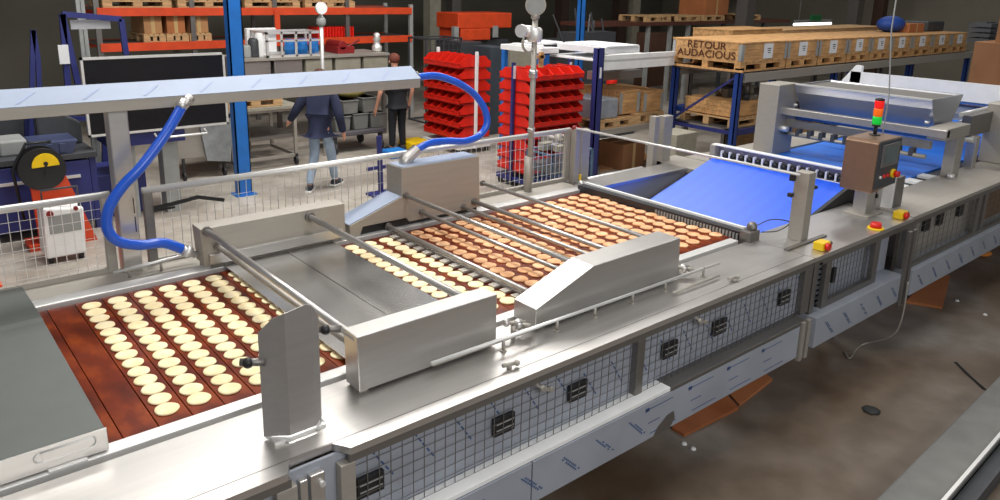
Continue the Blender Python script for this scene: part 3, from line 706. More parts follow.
# ---- emergency stops
def estop(x, y, label, red=True):
    t = thing('emergency_stop', label, 'emergency stop', (x, y, T))
    m = MB(); m.box(x-.05, x+.05, y-.03, y+.04, T, T+.055); m.build('switch_box', YEL, t, .008)
    m = MB(); m.cyl((x-.01, y-.03, T+.03), (x-.01, y-.055, T+.03), .024) if not red else m.cyl((x, y, T+.055), (x, y, T+.08), .03); m.build('switch_button', REDB, t)
    m = MB(); m.cyl((x+.05, y, T+.03), (x+.11, y, T+.02), .015); m.build('cable_gland', STEELD, t)
estop(4.62, 2.17, 'yellow emergency stop beside the foot of the cross bar post', False)
estop(5.79, 2.17, 'yellow emergency stop beside the white side post', False)
t = thing('emergency_stop', 'low red emergency stop on a yellow plate in front of the control box', 'emergency stop', (5.36, 2.17, T))
m = MB(); m.cyl((5.36, 2.16, T), (5.36, 2.16, T+.012), .055); m.build('yellow_plate', YEL, t)
m = MB(); m.cyl((5.36, 2.16, T+.012), (5.36, 2.16, T+.045), .04, r1=.034); m.build('switch_button', REDB, t)
sp = thing('side_post', 'short post with white film cover right of the control box', 'post', (6.1, 2.4, T))
m = MB(); m.box(5.98, 6.02, 2.33, 2.47, T, 1.29); m.build('white_side', WHITE, sp); m = MB(); m.box(6.02, 6.16, 2.32, 2.47, T, 1.29); m.build('post_body', STEELD, sp, .004)
sp = thing('side_post', 'short grey post half hidden behind the control box', 'post', (5.9, 2.5, T))
m = MB(); m.box(5.84, 5.93, 2.38, 2.46, T, 1.30); m.build('post_body', STEEL, sp, .004)
m = MB(); m.box(5.82, 5.84, 2.37, 2.40, 1.15, 1.18); m.build('clip', BLACK, sp)

# ---- globe valve pole
pb = aZ(529, 191, T-.01)
pl = thing('gauge_pole', 'grey pole with pressure regulator and round gauge at its top, standing behind the belt', 'pole', tuple(pb))
X, Y = pb.x, pb.y
def zof(py): return aY(530, py, Y).z
m = MB(); m.cyl((X, Y, T-.01), (X, Y, zof(20)), .022); m.cyl((X-.02, Y, T-.01), (X-.02, Y, T+.28), .03); m.build('pole_pipe', STEEL2, pl)
m = MB(); m.cyl((X, Y, zof(78)), (X, Y, zof(70)), .035); m.cyl((X, Y, zof(132)), (X, Y, zof(128)), .03); m.build('pole_collar', STEEL, pl)
m = MB(); m.lathe([(.05, 0), (.06, .02), (.06, .09), (.045, .11)], (X, Y, zof(42))); m.cyl((X, Y, zof(32)), (X-.10, Y+.03, zof(31)), .045); m.build('regulator_body', PALE, pl)
m = MB(); m.lathe([(.02, 0), (.035, .015), (.035, .05), (.02, .06)], (X, Y, zof(20))); m.build('neck', STEEL2, pl)
vd = Vector((X, Y, 0)).normalized(); z0 = zof(5)
m = MB(); m.cyl((X-vd.x*.03, Y-vd.y*.03, z0), (X+vd.x*.03, Y+vd.y*.03, z0), .08, 24); g_ = m.build('gauge', STEEL2, pl)
m = MB(); m.cyl((X-vd.x*.035, Y-vd.y*.035, z0), (X-vd.x*.031, Y-vd.y*.031, z0), .066, 24); m.build('gauge_face', GREYB, g_)
m = MB(); m.cyl((X-.10, Y+.03, zof(31)), (X-.13, Y+.02, zof(31)), .05); m.build('gauge_cap', PALE, pl)
m = MB(); m.tube(smooth_path([(X-.11, Y, zof(36)), (X-.12, Y, zof(46)), (X-.07, Y, zof(52)), (X-.01, Y, zof(50))]), .01, 8); m.build('bent_pipe', STEEL2, pl)

# ---- small long rail on the rear frame behind the left biscuits
rr = thing('rear_rod_rail', 'thin steel rod rail on the far frame edge left of the low rear hood', 'rail', (1.2, 4.3, T))
m = MB(); m.cyl((.9, 4.28, T+.035), (1.36, 4.28, T+.06), .009); m.cyl((1.0, 4.32, T+.03), (1.36, 4.32, T+.045), .007); m.build('rod_bar', PALE, rr)
m = MB(); 
for x in (.98, 1.15): m.cyl((x, 4.28, T-.01), (x, 4.28, T+.045), .008)
m.build('peg', STEEL2, rr)
# black bracket seen on the fence
bk = thing('black_bracket', 'black angled bracket hanging on the long mesh fence', 'bracket', (1.4, 4.4, 1.3))
a = [aY(154, 208, 4.39), aY(172, 204, 4.39), aY(198, 197, 4.39), aY(224, 200, 4.39)]
m = MB()
for p, q in zip(a, a[1:]): m.beam(p, q, .015, .02)
m.beam(aY(154, 211, 4.39), aY(175, 207, 4.39), .01, .012); m.build('bracket_arm', BLACK, bk)

# ---- things on the floor near the machine
def plank(px, label, m_, th=.02, z=0.0):
    P = [aZ(*q, z) for q in px]; b = MB(); b.prism([(p.x, p.y) for p in P], 'z', z, z+th)
    return tag(b.build('cardboard_sheet', m_), label, 'cardboard')
plank([(672, 430), (684, 437), (738, 410), (715, 385), (660, 400)], 'orange brown cardboard lying under the near plinth, left piece', mat('rust_card', srgb(160, 92, 50), .8))
plank([(739, 407), (772, 381), (745, 360), (722, 388)], 'orange brown cardboard lying under the near plinth, right piece', CARDO)
plank([(905, 303), (942, 309), (950, 277), (930, 280)], 'light brown triangular cardboard on the floor below the far frame', CARDO)
m = MB(); a = aZ(992, 258, 0); m.ball(a+Vector((0, .1, .03)), .06, 2, 1.5, .5); tag(m.build('orange_rag', mat('orange_rag', srgb(210, 130, 50), .8)), 'small crumpled orange rag on the floor at the right edge', 'rag')
m = MB(); m.tube(smooth_path([(5.75, 2.03, .6), (5.72, 2.04, .2), aZ(862, 345, .012), aZ(850, 358, .012), aZ(845, 352, .012)]), .006, 6)
tag(m.build('loose_cable', STEEL2), 'thin loose grey cable hanging from the middle frame to the floor', 'cable')
# grey channel in the near right foreground
cnl = thing('floor_channel', 'wide grey steel channel with bright lip on the floor at the lower right corner', 'channel', (5, 1, 0))
A, B_ = aZ(875, 500, .15), aZ(985, 390, .15); Cc, D = aZ(945, 500, .15), aZ(1000, 443, .15)
d1 = (B_-A).normalized(); A2 = A-d1*2; B2 = A+d1*9; n_ = Vector((d1.y, -d1.x, 0)); wdt = (Cc-A).dot(n_)
m = MB(); m.prism([(A2.x, A2.y), (B2.x, B2.y), (B2.x+n_.x*wdt, B2.y+n_.y*wdt), (A2.x+n_.x*wdt, A2.y+n_.y*wdt)], 'z', 0, .15); m.build('channel_body', mat('grey_painted_steel', srgb(112, 112, 108), .55), cnl, .01)
e0, e1 = A2+n_*wdt, B2+n_*wdt; e0.z = e1.z = .155; m = MB(); m.beam(e0, e1, .018, .02); m.build('bright_lip', PALE, cnl)
e0 = e0+n_*.05; e1 = e1+n_*.05; m = MB(); e0.z = e1.z = .05; m.beam(e0, e1, .08, .1); m.build('dark_flange', DGREY, cnl)
# floor crack
m = MB(); ck = [aZ(955, 362), aZ(968, 375), aZ(985, 390), aZ(1003, 396)]
for i in range(3):
    p, q = ck[i], ck[i+1]; d = (q-p).normalized(); n2_ = Vector((-d.y, d.x, 0))*.012; m.quad(p-n2_+Vector((0, 0, .002)), q-n2_*1.3+Vector((0, 0, .002)), q+n2_*1.2+Vector((0, 0, .002)), p+n2_+Vector((0, 0, .002)))
ob = m.build('floor', mat('crack_black', (.01, .01, .01), .9)); tag(ob, kind='structure'); ob.name = 'trim_1'
m = MB(); 
for k, (x_, y_) in enumerate(((684, 444), (693, 449), (959, 301), (868, 410), (975, 498))):
    pass
m = MB(); m.lathe([(.05, 0), (.06, .008), (.03, .014)], aZ(871, 411, 0), 7); tag(m.build('dark_debris', RUBBER), 'small flat dark lump on the open floor', 'debris')
for (x_, y_) in ((684, 444), (693, 449), (957, 301), (985, 315)):
    o = MB().lathe([(.02, 0), (.014, .01), (.004, .012)], aZ(x_, y_, 0), 8).build('paper_scrap', WHITE); tag(o, 'tiny white paper scrap lying on the dark floor', 'scrap', 'white paper scraps on the dark floor')
# ================================================================== BACKGROUND
def span(x0, y0, x1, y1, Y, depth=.5):
    """world box whose near face fills the given patch of the photograph at distance line Y"""
    a = aY(x0, y1, Y); b = aY(x1, y0, Y); c = aY((x0+x1)/2, y1, Y); d = aY((x0+x1)/2, y0, Y)
    return min(a.x, b.x), max(a.x, b.x), Y, Y+depth, c.z, d.z
def frame_box(m, x0, x1, y0, y1, z0, z1, t):
    for x in (x0, x1-t):
        for y in (y0, y1-t): m.box(x, x+t, y, y+t, z0, z1)
    for z in (z0, z1-t):
        for y in (y0, y1-t): m.box(x0, x1, y, y+t, z, z+t)
        for x in (x0, x1-t): m.box(x, x+t, y0, y1, z, z+t)
    return m
def pallet(x0, x1, y0, y1, z, label, group=None, h=.13, mt=WOOD):
    m = MB(); w, d = x1-x0, y1-y0
    for yy in (y0, (y0+y1)/2-.05, y1-.1): m.box(x0, x1, yy, yy+.1, z, z+.02); m.box(x0, x1, yy, yy+.1, z+h-.04, z+h-.018)
    for xx in (x0, (x0+x1)/2-.07, x1-.14):
        for yy in (y0, (y0+y1)/2-.05, y1-.1): m.box(xx, xx+.14, yy, yy+.1, z+.018, z+h-.038)
    n = max(4, int(w/.15))
    for i in range(n): m.box(x0+w*i/n, x0+w*i/n+w/n*.8, y0, y1, z+h-.02, z+h)
    return tag(m.build('wooden_pallet', mt), label, 'pallet', group)
def crate(x0, x1, y0, y1, z0, z1, label, group=None, mt=WOOD2, corners=True, tagpaper=None):
    t = thing('wooden_crate', label, 'crate', ((x0+x1)/2, (y0+y1)/2, z0), group=group)
    m = MB(); nz = 3; h = (z1-z0-.02)
    for k in range(nz): m.box(x0, x1, y0, y1, z0+h*k/nz, z0+h*(k+1)/nz-.004)
    m.box(x0+.01, x1-.01, y0+.01, y1-.01, z0+.001, z1-.021)
    m.build('crate_side', mt, t)
    m = MB(); m.box(x0-.008, x1+.008, y0-.008, y1+.008, z1-.02, z1); m.build('crate_lid', mt, t)
    if corners:
        for xa, xb in ((x0-.004, x0+.06), (x1-.06, x1+.004)):
            m = MB(); m.box(xa, xb, y0-.006, y0, z0+.01, z1-.03); m.build('corner_plate', GREYB, t)
    if tagpaper is not None:
        m = MB(); c = (x0+x1)/2+tagpaper; m.box(c-.14, c+.1, y0-.008, y0-.003, z0+.03, z1-.03); p = m.build('paper_label', PAPER, t)
        m = MB(); mid = (z0+z1)/2
        for q in range(3): m.box(c-.05+.01*q, c+.05-.006*q, y0-.0095, y0-.0082, mid+.03-.03*q, mid+.042-.03*q)
        m.build('label_print', DGREY, p)
    return t
def carton(x0, x1, y0, y1, z0, z1, label, mt=CARD, group=None):
    t = thing('cardboard_box', label, 'box', ((x0+x1)/2, (y0+y1)/2, z0), group=group)
    m = MB(); m.box(x0, x1, y0, y1, z0, z1); m.build('box_body', mt, t, .006)
    m = MB(); ym = (y0+y1)/2; m.box(x0-.001, x1+.001, ym-.025, ym+.025, z1, z1+.001); m.box((x0+x1)/2-.03, (x0+x1)/2+.03, y0-.001, y0, z0, z1); m.build('packing_tape', mat('tape', srgb(190, 160, 110), .3), t)
    return t
def upright(m, x, y, z0, z1, w=.1):
    m.box(x-w/2, x+w/2, y-w*.4, y-w*.25, z0, z1); m.box(x-w/2, x-w/2+.012, y-w*.4, y+w*.4, z0, z1); m.box(x+w/2-.012, x+w/2, y-w*.4, y+w*.4, z0, z1); m.box(x-w*.8, x+w*.8, y-w*.7, y+w*.7, 0, .01) if z0 <= .02 else None
    return m

# ---- blue rack with the crates (right)
RX, RY0, RY1 = 9.55, 6.03, 7.12
rk = thing('blue_pallet_rack', 'blue pallet rack with diagonal brace carrying the row of wooden crates', 'rack', (13, 6.5, 0))
for y in (RY0, RY1):
    m = MB(); upright(m, RX+.05, y, 0, 1.60); m.build('rack_upright', BLUEP, rk)
for x in (12.4, 15.3, 18.2):
    for y in (RY0, RY1): m = MB(); upright(m, x, y, 0, 1.5); m.build('rack_upright', BLUEP, rk)
m = MB(); m.beam((RX+.05, RY0, 1.50), (RX+.05, RY1, .72), .03, .03); m.build('diagonal_brace', NAVY, rk)
m = MB(); m.beam((RX+.05, RY0, .66), (RX+.05, RY1, .66), .04, .05); m.build('cross_brace', NAVY, rk)
m = MB(); m.box(RX-.03, RX+.0, RY0-.1, RY1+.05, 1.545, 1.575); m.build('front_batten', WOOD2, rk)
for y in (RY0-.05, RY1):
    m = MB(); m.box(RX+.1, 18.3, y-.03, y+.03, 1.40, 1.52); m.build('shelf_beam', STEEL2, rk)
for z in (.62,):
    for y in (RY0, RY1): m = MB(); m.box(RX+.1, 18.3, y-.02, y+.02, z, z+.08); m.build('shelf_beam', NAVY, rk)
m = MB(); m.box(RX, 18.3, RY0+.02, RY1, 1.52, 1.545); m.box(RX+.1, 18.3, RY0+.03, RY1-.03, .70, .715); m.build('shelf_panel', STEELD, rk)
xs = [9.55, 10.78, 11.72, 12.68, 13.52, 14.32, 15.2, 16.12, 17.05, 17.95]
names = ['nearest of the row, stencilled on its end', 'second in the row from the stencilled crate', 'third in the row from the stencilled crate', 'fourth in the row from the stencilled crate', 'fifth in the row, with an orange label', 'sixth in the row, behind the hanging cable', 'seventh in the row, right of the hanging cable', 'eighth in the row, beneath the small carton', 'last in the row at the far right end']
crates = []
for i in range(9):
    x0, x1 = xs[i], xs[i+1]-.04
    pallet(x0, x1, RY0-.04, RY1+.05, 1.546, 'wooden pallet under the crate that is ' + names[i].split(',')[0].replace('nearest of the row', 'nearest in the row'), 'pallets under the crates on the blue rack', .14, WOOD2)
    lz = 1.96-.004*i
    c = crate(x0, x1, RY0-.04, RY1+.05, 1.687, lz, 'wooden crate on the blue rack, '+names[i], 'wooden crates on the blue rack', tagpaper=(.1 if i == 0 else .0))
    crates.append(c)
# stencil on the end face of the first crate
c = crates[0]; cw = parent_world(c)
R = Matrix(((0, 0, -1, 0), (-1, 0, 0, 0), (0, 1, 0, 0), (0, 0, 0, 1)))
for s, z, sz in (('RETOUR', 1.885, .15), ('AUDACIOUS', 1.76, .15)):
    mx = Matrix.Translation(Vector((RX-.012, (RY0+RY1)/2-.0, z))-cw) @ R @ Matrix.Scale(1.16, 4, (1, 0, 0))
    text(s, sz, TEXTB, 'stencil_lettering', c, mx, .002)
for y_ in (RY0-.04, RY1): m = MB(); m.box(RX-.006, RX, y_, y_+.05, 1.70, 1.93); m.build('corner_plate', GREYB, c)
cX = aY(733, 28, 7.5).x
crate(cX, cX+1.6, 7.5, 8.3, 1.70, aY(733, 30, 7.5).z, 'long plain wooden crate standing behind the stencilled crate', corners=False)
crate(cX+1.7, 17.5, 7.5, 8.3, 1.70, 1.98, 'low wooden crate behind the middle of the labelled row', corners=False, mt=WOOD)
rk2 = thing('rear_rack', 'grey rear rack behind the row of crates', 'rack', (13, 7.8, 0))
m = MB()
for x in (cX, 14.5, 17.4):
    for y in (7.45, 8.3): upright(m, x, y, 0, 1.68)
m.box(cX-.05, 17.6, 7.4, 8.35, 1.66, 1.70); m.build('rack_frame', STEELD, rk2)
# lower shelf contents of the blue rack
crate(9.75, 10.9, 6.15, 7.0, .86, 1.08, 'light wooden crate low inside the blue rack end', mt=WOOD2)
pallet(9.7, 10.95, 6.1, 7.05, .716, 'pallet under the light crate low inside the blue rack')
def clutter(x0, x1, y0, y1, z, label, n=9):
    t = thing('metal_parts', label, 'parts', ((x0+x1)/2, (y0+y1)/2, z))
    for i in range(n):
        xx = random.uniform(x0, x1-.1); yy = random.uniform(y0, y1-.1); m = MB()
        k = i % 3
        if k == 0: m.cyl((xx, yy, z), (xx, yy, z+random.uniform(.08, .2)), .05)
        elif k == 1: m.box(xx, xx+.18, yy, yy+.1, z, z+random.uniform(.06, .16))
        else: m.box(xx, xx+.05, yy, yy+.3, z, z+.1); m.cyl((xx+.02, yy, z+.1), (xx+.02, yy+.3, z+.1), .03)
        m.build('metal_part', random.choice([STEEL2, DGREY, BEIGE, STEELD]), t)
clutter(9.9, 11, 6.2, 6.9, 1.08, 'heap of small metal parts on the light crate inside the blue rack', 12)
clutter(11.2, 13.5, 6.1, 6.8, .716, 'metal parts on the lower shelf under the labelled crates', 12)
pallet(11.1, 12.3, 6.05, 7.0, 0, 'pallet on the floor under the blue rack', h=.14)
crate(11.15, 12.2, 6.1, 6.95, .14, .6, 'dark stained wooden crate at floor level in the blue rack', corners=False, mt=WOOD)
m = MB(); m.prism([(9.62, .72), (9.80, .72), (9.84, .84), (9.58, .84)], 'y', 7.0, 7.1)
b_ = span(682, 106, 694, 111, 7.0, .2); m = MB(); m.box(*b_); tag(m.build('blue_tray', BLUEP, bevel=.01), 'small blue plastic tray at the left post of the blue rack', 'tray')

# ---- navy rack with white shelf (middle)
wk = thing('navy_shelf_rack', 'navy rack with a white top shelf beside the second red bin rack', 'rack', (8, 7.4, 0))
AX = 7.85
m = MB(); upright(m, AX, 7.12, 0, 1.86, .12); m.build('rack_upright', NAVY, wk)
m = MB(); upright(m, AX, 8.2, 0, 1.8, .12); m.build('rack_upright', NAVY, wk)
WX = aY(541, 48, 8.0).x
m = MB(); m.box(WX, 7.95, 8.0, 8.9, 1.72, 1.80); m.build('white_shelf', WHITE, wk, .005)
m = MB(); m.box(WX, WX+.07, 8.0, 8.07, 0, 1.72); m.box(WX, WX+.07, 8.8, 8.87, 0, 1.72); m.build('rack_upright', BLUEL, wk)
m = MB(); m.box(WX+.07, 7.78, 8.02, 8.06, 1.45, 1.70); m.build('blue_panel', BLUEL, wk)
m = MB(); m.box(7.92, 9.5, 7.08, 7.15, 1.55, 1.66); m.box(7.92, 9.5, 7.1, 8.2, 1.66, 1.69); m.box(7.92, 9.5, 7.07, 7.12, 1.69, 1.76); m.build('white_shelf', WHITE, wk, .005)
m = MB(); m.box(7.92, 9.5, 7.1, 7.15, .62, .70); m.box(7.92, 9.5, 7.15, 8.2, .68, .70); m.build('lower_shelf', STEEL2, wk)
m = MB(); m.box(7.83, 7.86, 7.06, 7.07, 1.45, 1.6); m.build('paper_tag', PAPER, wk)
m = MB(); m.box(8.0, 8.75, 7.15, 8.1, 1.765, 1.86); m.box(8.05, 8.7, 7.12, 8.0, 1.86, 1.88); tag(m.build('white_sheet_bundle', PAPER, bevel=.02), 'bundle of white wrapped sheets on the white shelf right of the navy post', 'bundle')
m = MB(); m.box(WX+.05, 7.75, 8.1, 8.7, 1.80, 1.83); m.box(WX+.15, WX+.6, 8.15, 8.6, 1.83, 1.87); tag(m.build('white_sheet_bundle', PAPER, bevel=.015), 'crumpled white sheets on the shelf above the red bins', 'bundle')
pallet(7.95, 8.75, 7.15, 8.0, .701, 'short wooden pallet under the grey metal block')
m = MB(); m.box(7.97, 8.42, 7.2, 7.8, .832, 1.12); tag(m.build('grey_metal_block', mat('zinc', srgb(165, 172, 182), .4, .4, .15, 8), bevel=.02), 'grey zinc coloured metal box on the short pallet', 'metal box')
crate(8.5, 8.95, 7.25, 8.1, .86, 1.2, 'wooden crate right of the grey metal box')
crate(8.99, 9.45, 7.2, 8.1, .86, 1.17, 'wooden crate beside the left blue post')
pallet(8.78, 9.47, 7.18, 8.15, .701, 'pallet under the two wooden crates by the blue post', h=.155)
m = MB(); m.box(8.9, 9.9, 8.0, 8.3, 1.25, 1.38); tag(m.build('silver_profile', STEEL), 'long silver metal profile on top of the crates behind', 'profile')
dp = aY(611, 93, 9.3); m = MB(); m.lathe([(.09, 0), (.1, .02), (.1, .3), (.09, .32)], dp); tag(m.build('red_drum', RED), 'red drum in the shade under the white shelf', 'drum')
m = MB(); m.box(dp.x-.4, dp.x+.5, 9.1, 9.6, 0, dp.z-.001); tag(m.build('dark_cabinet', DGREY), 'dark cabinet beneath the red drum', 'cabinet')
plank([(600, 172), (652, 160), (640, 150), (600, 158)], 'flattened brown cardboard lying under the navy rack', CARD)
carton(8.6, 9.1, 7.2, 7.7, 0, .4, 'open brown cardboard box under the navy rack', CARDD)
m = MB(); m.box(7.9, 9.2, 6.6, 6.66, .02, .10); m.cyl((9.0, 6.6, .12), (9.2, 6.6, .12), .05); tag(m.build('white_profile', PALE), 'long white profile lying in front of the navy rack', 'profile')
for k, (x_, l_) in enumerate(((9.1, 'first'), )):
    pass
m = MB(); p = aY(689, 165, 5.6); m.box(p.x-.3, p.x+.12, 5.6, 5.95, 0, p.z+.42); t_ = m.build('beige_cabinet', BEIGE, bevel=.01); tag(t_, 'small beige metal cabinet left of the top of the blue belt', 'cabinet')
# tall blue upright further back
m = MB(); p = aZ(581, 0, 0) if False else None
q = Vector((9.3, 9.4, 0)); upright(m, aY(581, 20, 9.6).x, 9.6, 0, 5.0, .12); tag(m.build('tall_rack_upright', BLUEL), 'tall blue steel upright rising behind the white shelf', 'upright')
# tall blue upright on the left
lp = aZ(244, 194, 0); m = MB(); upright(m, lp.x, lp.y, 0, 5.0, .17); m.box(lp.x-.12, lp.x+.12, lp.y-.1, lp.y+.1, 0, .015)
tag(m.build('tall_rack_upright', BLUEL), 'tall bright blue steel upright standing on the floor left of the walking person', 'upright')

# ---- red bins
def bin_mesh(w, d, h):
    b = MB(); t = .008; b.use(RED)
    side = [(0, 0), (d, 0), (d, h), (d*.35, h), (d*.12, h*.62), (-.012, h*.5)]
    b.prism([(p[0], p[1]) for p in side], 'x', 0, t); b.prism([(p[0], p[1]) for p in side], 'x', w-t, w)
    b.box(0, w, 0, d, 0, t); b.box(0, w, d-t, d, 0, h); b.box(0, w, -.004, t, 0, h*.40); b.box(-.002, w+.002, -.016, .004, h*.36, h*.42)
    b.use(mat('bin_inner_shade', srgb(92, 22, 18), .7)); b.box(t, w-t, t, d-t, t, h*.3)  # dark red filling stands for the shade inside the bin
    return b.build('storage_bin', RED, origin=(w/2, d/2, 0))
bw, bd_, bh = .192, .30, .122
B0 = bin_mesh(bw, bd_, bh); B0u = [False]
def bins(x0, y0, z0, ux, uy, n, rows, pitch, rz, label, group):
    sz = (pitch-.016)/bh
    for r_ in range(rows):
        for k in range(n):
            loc = (x0+ux[0]*(k+.5)*bw*1.03+uy[0]*bd_/2, y0+ux[1]*(k+.5)*bw*1.03+uy[1]*bd_/2, z0+pitch*r_+random.uniform(0, .003))
            o = B0 if not B0u[0] else B0.copy()
            if B0u[0]: C.objects.link(o)
            B0u[0] = True
            o.location = loc; o.rotation_euler = (0, 0, rz); o.scale = (1, 1, sz)
            pos = 'lowest row' if r_ == 0 else 'top row' if r_ == rows-1 else 'middle rows'
            tag(o, label+', '+pos, 'bin', group)
def bin_rack(p, nx, ny, rows, pitch, zb, label, which, postc):
    # p = near corner on the floor; bins with openings towards -X along Y, or towards -Y along X
    t = thing('bin_rack', label, 'rack', (p.x, p.y, 0))
    Wx, Wy = (nx*bw*1.03 if which == 'y' else .62), (ny*bw*1.03 if which == 'x' else .62)
    top = zb+rows*pitch
    for (x, y) in ((p.x-.03, p.y+Wy*.5), (p.x+Wx*.5, p.y-.03), (p.x+Wx*.5, p.y+Wy+.03), (p.x+Wx+.03, p.y+Wy*.5)):
        if which == 'x' and abs(x-(p.x+Wx*.5)) > .01: continue
        if which == 'y' and abs(y-(p.y+Wy*.5)) > .01: continue
        m = MB(); m.box(x-.02, x+.02, y-.02, y+.02, .08, top+.06); u_ = m.build('rack_post', postc, t)
        m = MB(); m.box(x-.022, x+.022, y-.024, y-.02, top-.15, top+.02); m.build('post_label', PAPER, u_)
    for r_ in range(rows):
        m = MB(); m.box(p.x-.01, p.x+Wx+.01, p.y-.01, p.y+Wy+.01, zb+pitch*r_-.012, zb+pitch*r_-.002); m.build('shelf', mat('red_shelf', srgb(150, 26, 18), .5), t)
    m = MB(); m.box(p.x-.02, p.x+Wx+.02, p.y-.02, p.y+Wy+.02, .08, .14); m.build('base_frame', postc, t)
    for x in (p.x+.03, p.x+Wx-.03):
        for y in (p.y+.03, p.y+Wy-.03): m = MB(); m.cyl((x-.015, y, .04), (x+.015, y, .04), .04); m.cyl((x, y, .04), (x, y, .09), .012); m.build('castor', BLACK, t)
    if which == 'x':
        g = 'red bins on the rack below the duct end'
        bins(p.x, p.y+Wy, zb, (0, -1), (1, 0), ny, rows, pitch, -PI/2, 'red open front bin on the rack with a white post', g)
        bins(p.x+Wx-bd_, p.y+Wy, zb, (0, -1), (1, 0), ny, rows, pitch, PI/2, 'red bin on the far side of the rack with a white post', g)
    else:
        g = 'red bins on the rack behind the gauge pole'
        bins(p.x, p.y, zb, (1, 0), (0, 1), nx, rows, pitch, 0, 'red open front bin on the rack behind the gauge pole', g)
        bins(p.x, p.y+Wy-bd_, zb, (1, 0), (0, 1), nx, rows, pitch, PI, 'red bin on the far side of the rack behind the gauge pole', g)
p1_ = aZ(459, 155, 0); p2_ = aZ(527, 191, 0)
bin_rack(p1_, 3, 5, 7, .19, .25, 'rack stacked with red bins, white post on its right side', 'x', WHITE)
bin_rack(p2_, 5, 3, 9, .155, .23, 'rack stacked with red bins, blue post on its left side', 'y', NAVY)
m = MB(); zt = .23+.155*9; X0 = p2_.x+.25; m.box(X0, X0+.06, p2_.y+.1, p2_.y+.14, zt, zt+.2); m.box(X0-.06, X0+.08, p2_.y+.1, p2_.y+.14, zt+.12, zt+.16)
tag(m.build('wooden_block', WOOD2), 'cream wooden piece standing on top of the red bins behind the gauge pole', 'block')
# blue wire basket seen through the mesh at the fence end
q = aZ(563, 207, 0); bx = thing('wire_basket', 'blue grey wire basket full of metal parts on the floor beside the fence end', 'basket', (q.x, q.y, 0))
m = MB(); x0, x1, y0, y1 = q.x-.42, q.x+.28, q.y-.2, q.y+.25
frame_box(m, x0, x1, y0, y1, .05, .75, .02); wire_grid(m, (x0, y0, .05), (1, 0, 0), (0, 0, 1), x1-x0, .7, 9, 8, .003); wire_grid(m, (x0, y0, .05), (0, 1, 0), (0, 0, 1), y1-y0, .7, 6, 8, .003); m.build('basket_frame', mat('blue_grey', srgb(92, 118, 140), .5), bx)
m = MB(); m.box(x0+.03, x1-.03, y0+.03, y1-.03, .5, .6); m.build('basket_floor', STEELD, bx)
clutter(x0+.03, x1-.1, y0+.03, y1-.05, .76, 'small silver parts and blue bag on top of the wire basket', 9)

# ---- people
def person(name_label, base, fdir, J, E_, clothes, scale=1.0):
    """J: joint -> (right, forward, up, radius)"""
    f = Vector((fdir[0], fdir[1], 0)).normalized(); r = Vector((f.y, -f.x, 0))
    root = thing('person', name_label, 'person', tuple(base))
    P = {k: r*v[0]+f*v[1]+Vector((0, 0, v[2])) for k, v in J.items()}
    def skin(keys, edges, name, m, grow=0, sub=2, rootk='pelvis'):
        if 'pelvis' not in keys: edges = edges+[('lh', 'rh')]
        idx = {k: i for i, k in enumerate(keys)}
        me = bpy.data.meshes.new(name); me.from_pydata([P[k] for k in keys], [(idx[a], idx[b]) for a, b in edges if a in idx and b in idx], [])
        o = bpy.data.objects.new(name, me); C.objects.link(o); o.parent = root; me.materials.append(m)
        sk = o.modifiers.new('skin', 'SKIN'); sk.use_smooth_shade = True
        for k in keys:
            sv = me.skin_vertices[0].data[idx[k]]; rr = J[k][3]+grow
            sv.radius = (rr*(J[k][4] if len(J[k]) > 4 else 1), rr); sv.use_root = (k == rootk)
        s = o.modifiers.new('sub', 'SUBSURF'); s.levels = sub; s.render_levels = sub
        return o
    keys = [k for k in J if k != 'hem']
    skin(keys, E_, 'body', clothes['skin'])
    for n, ks, m, g, rk_ in clothes['parts']: skin(ks, E_, n, m, g, 2, rk_)
    root.scale = (.9, .9, .9); return root, P
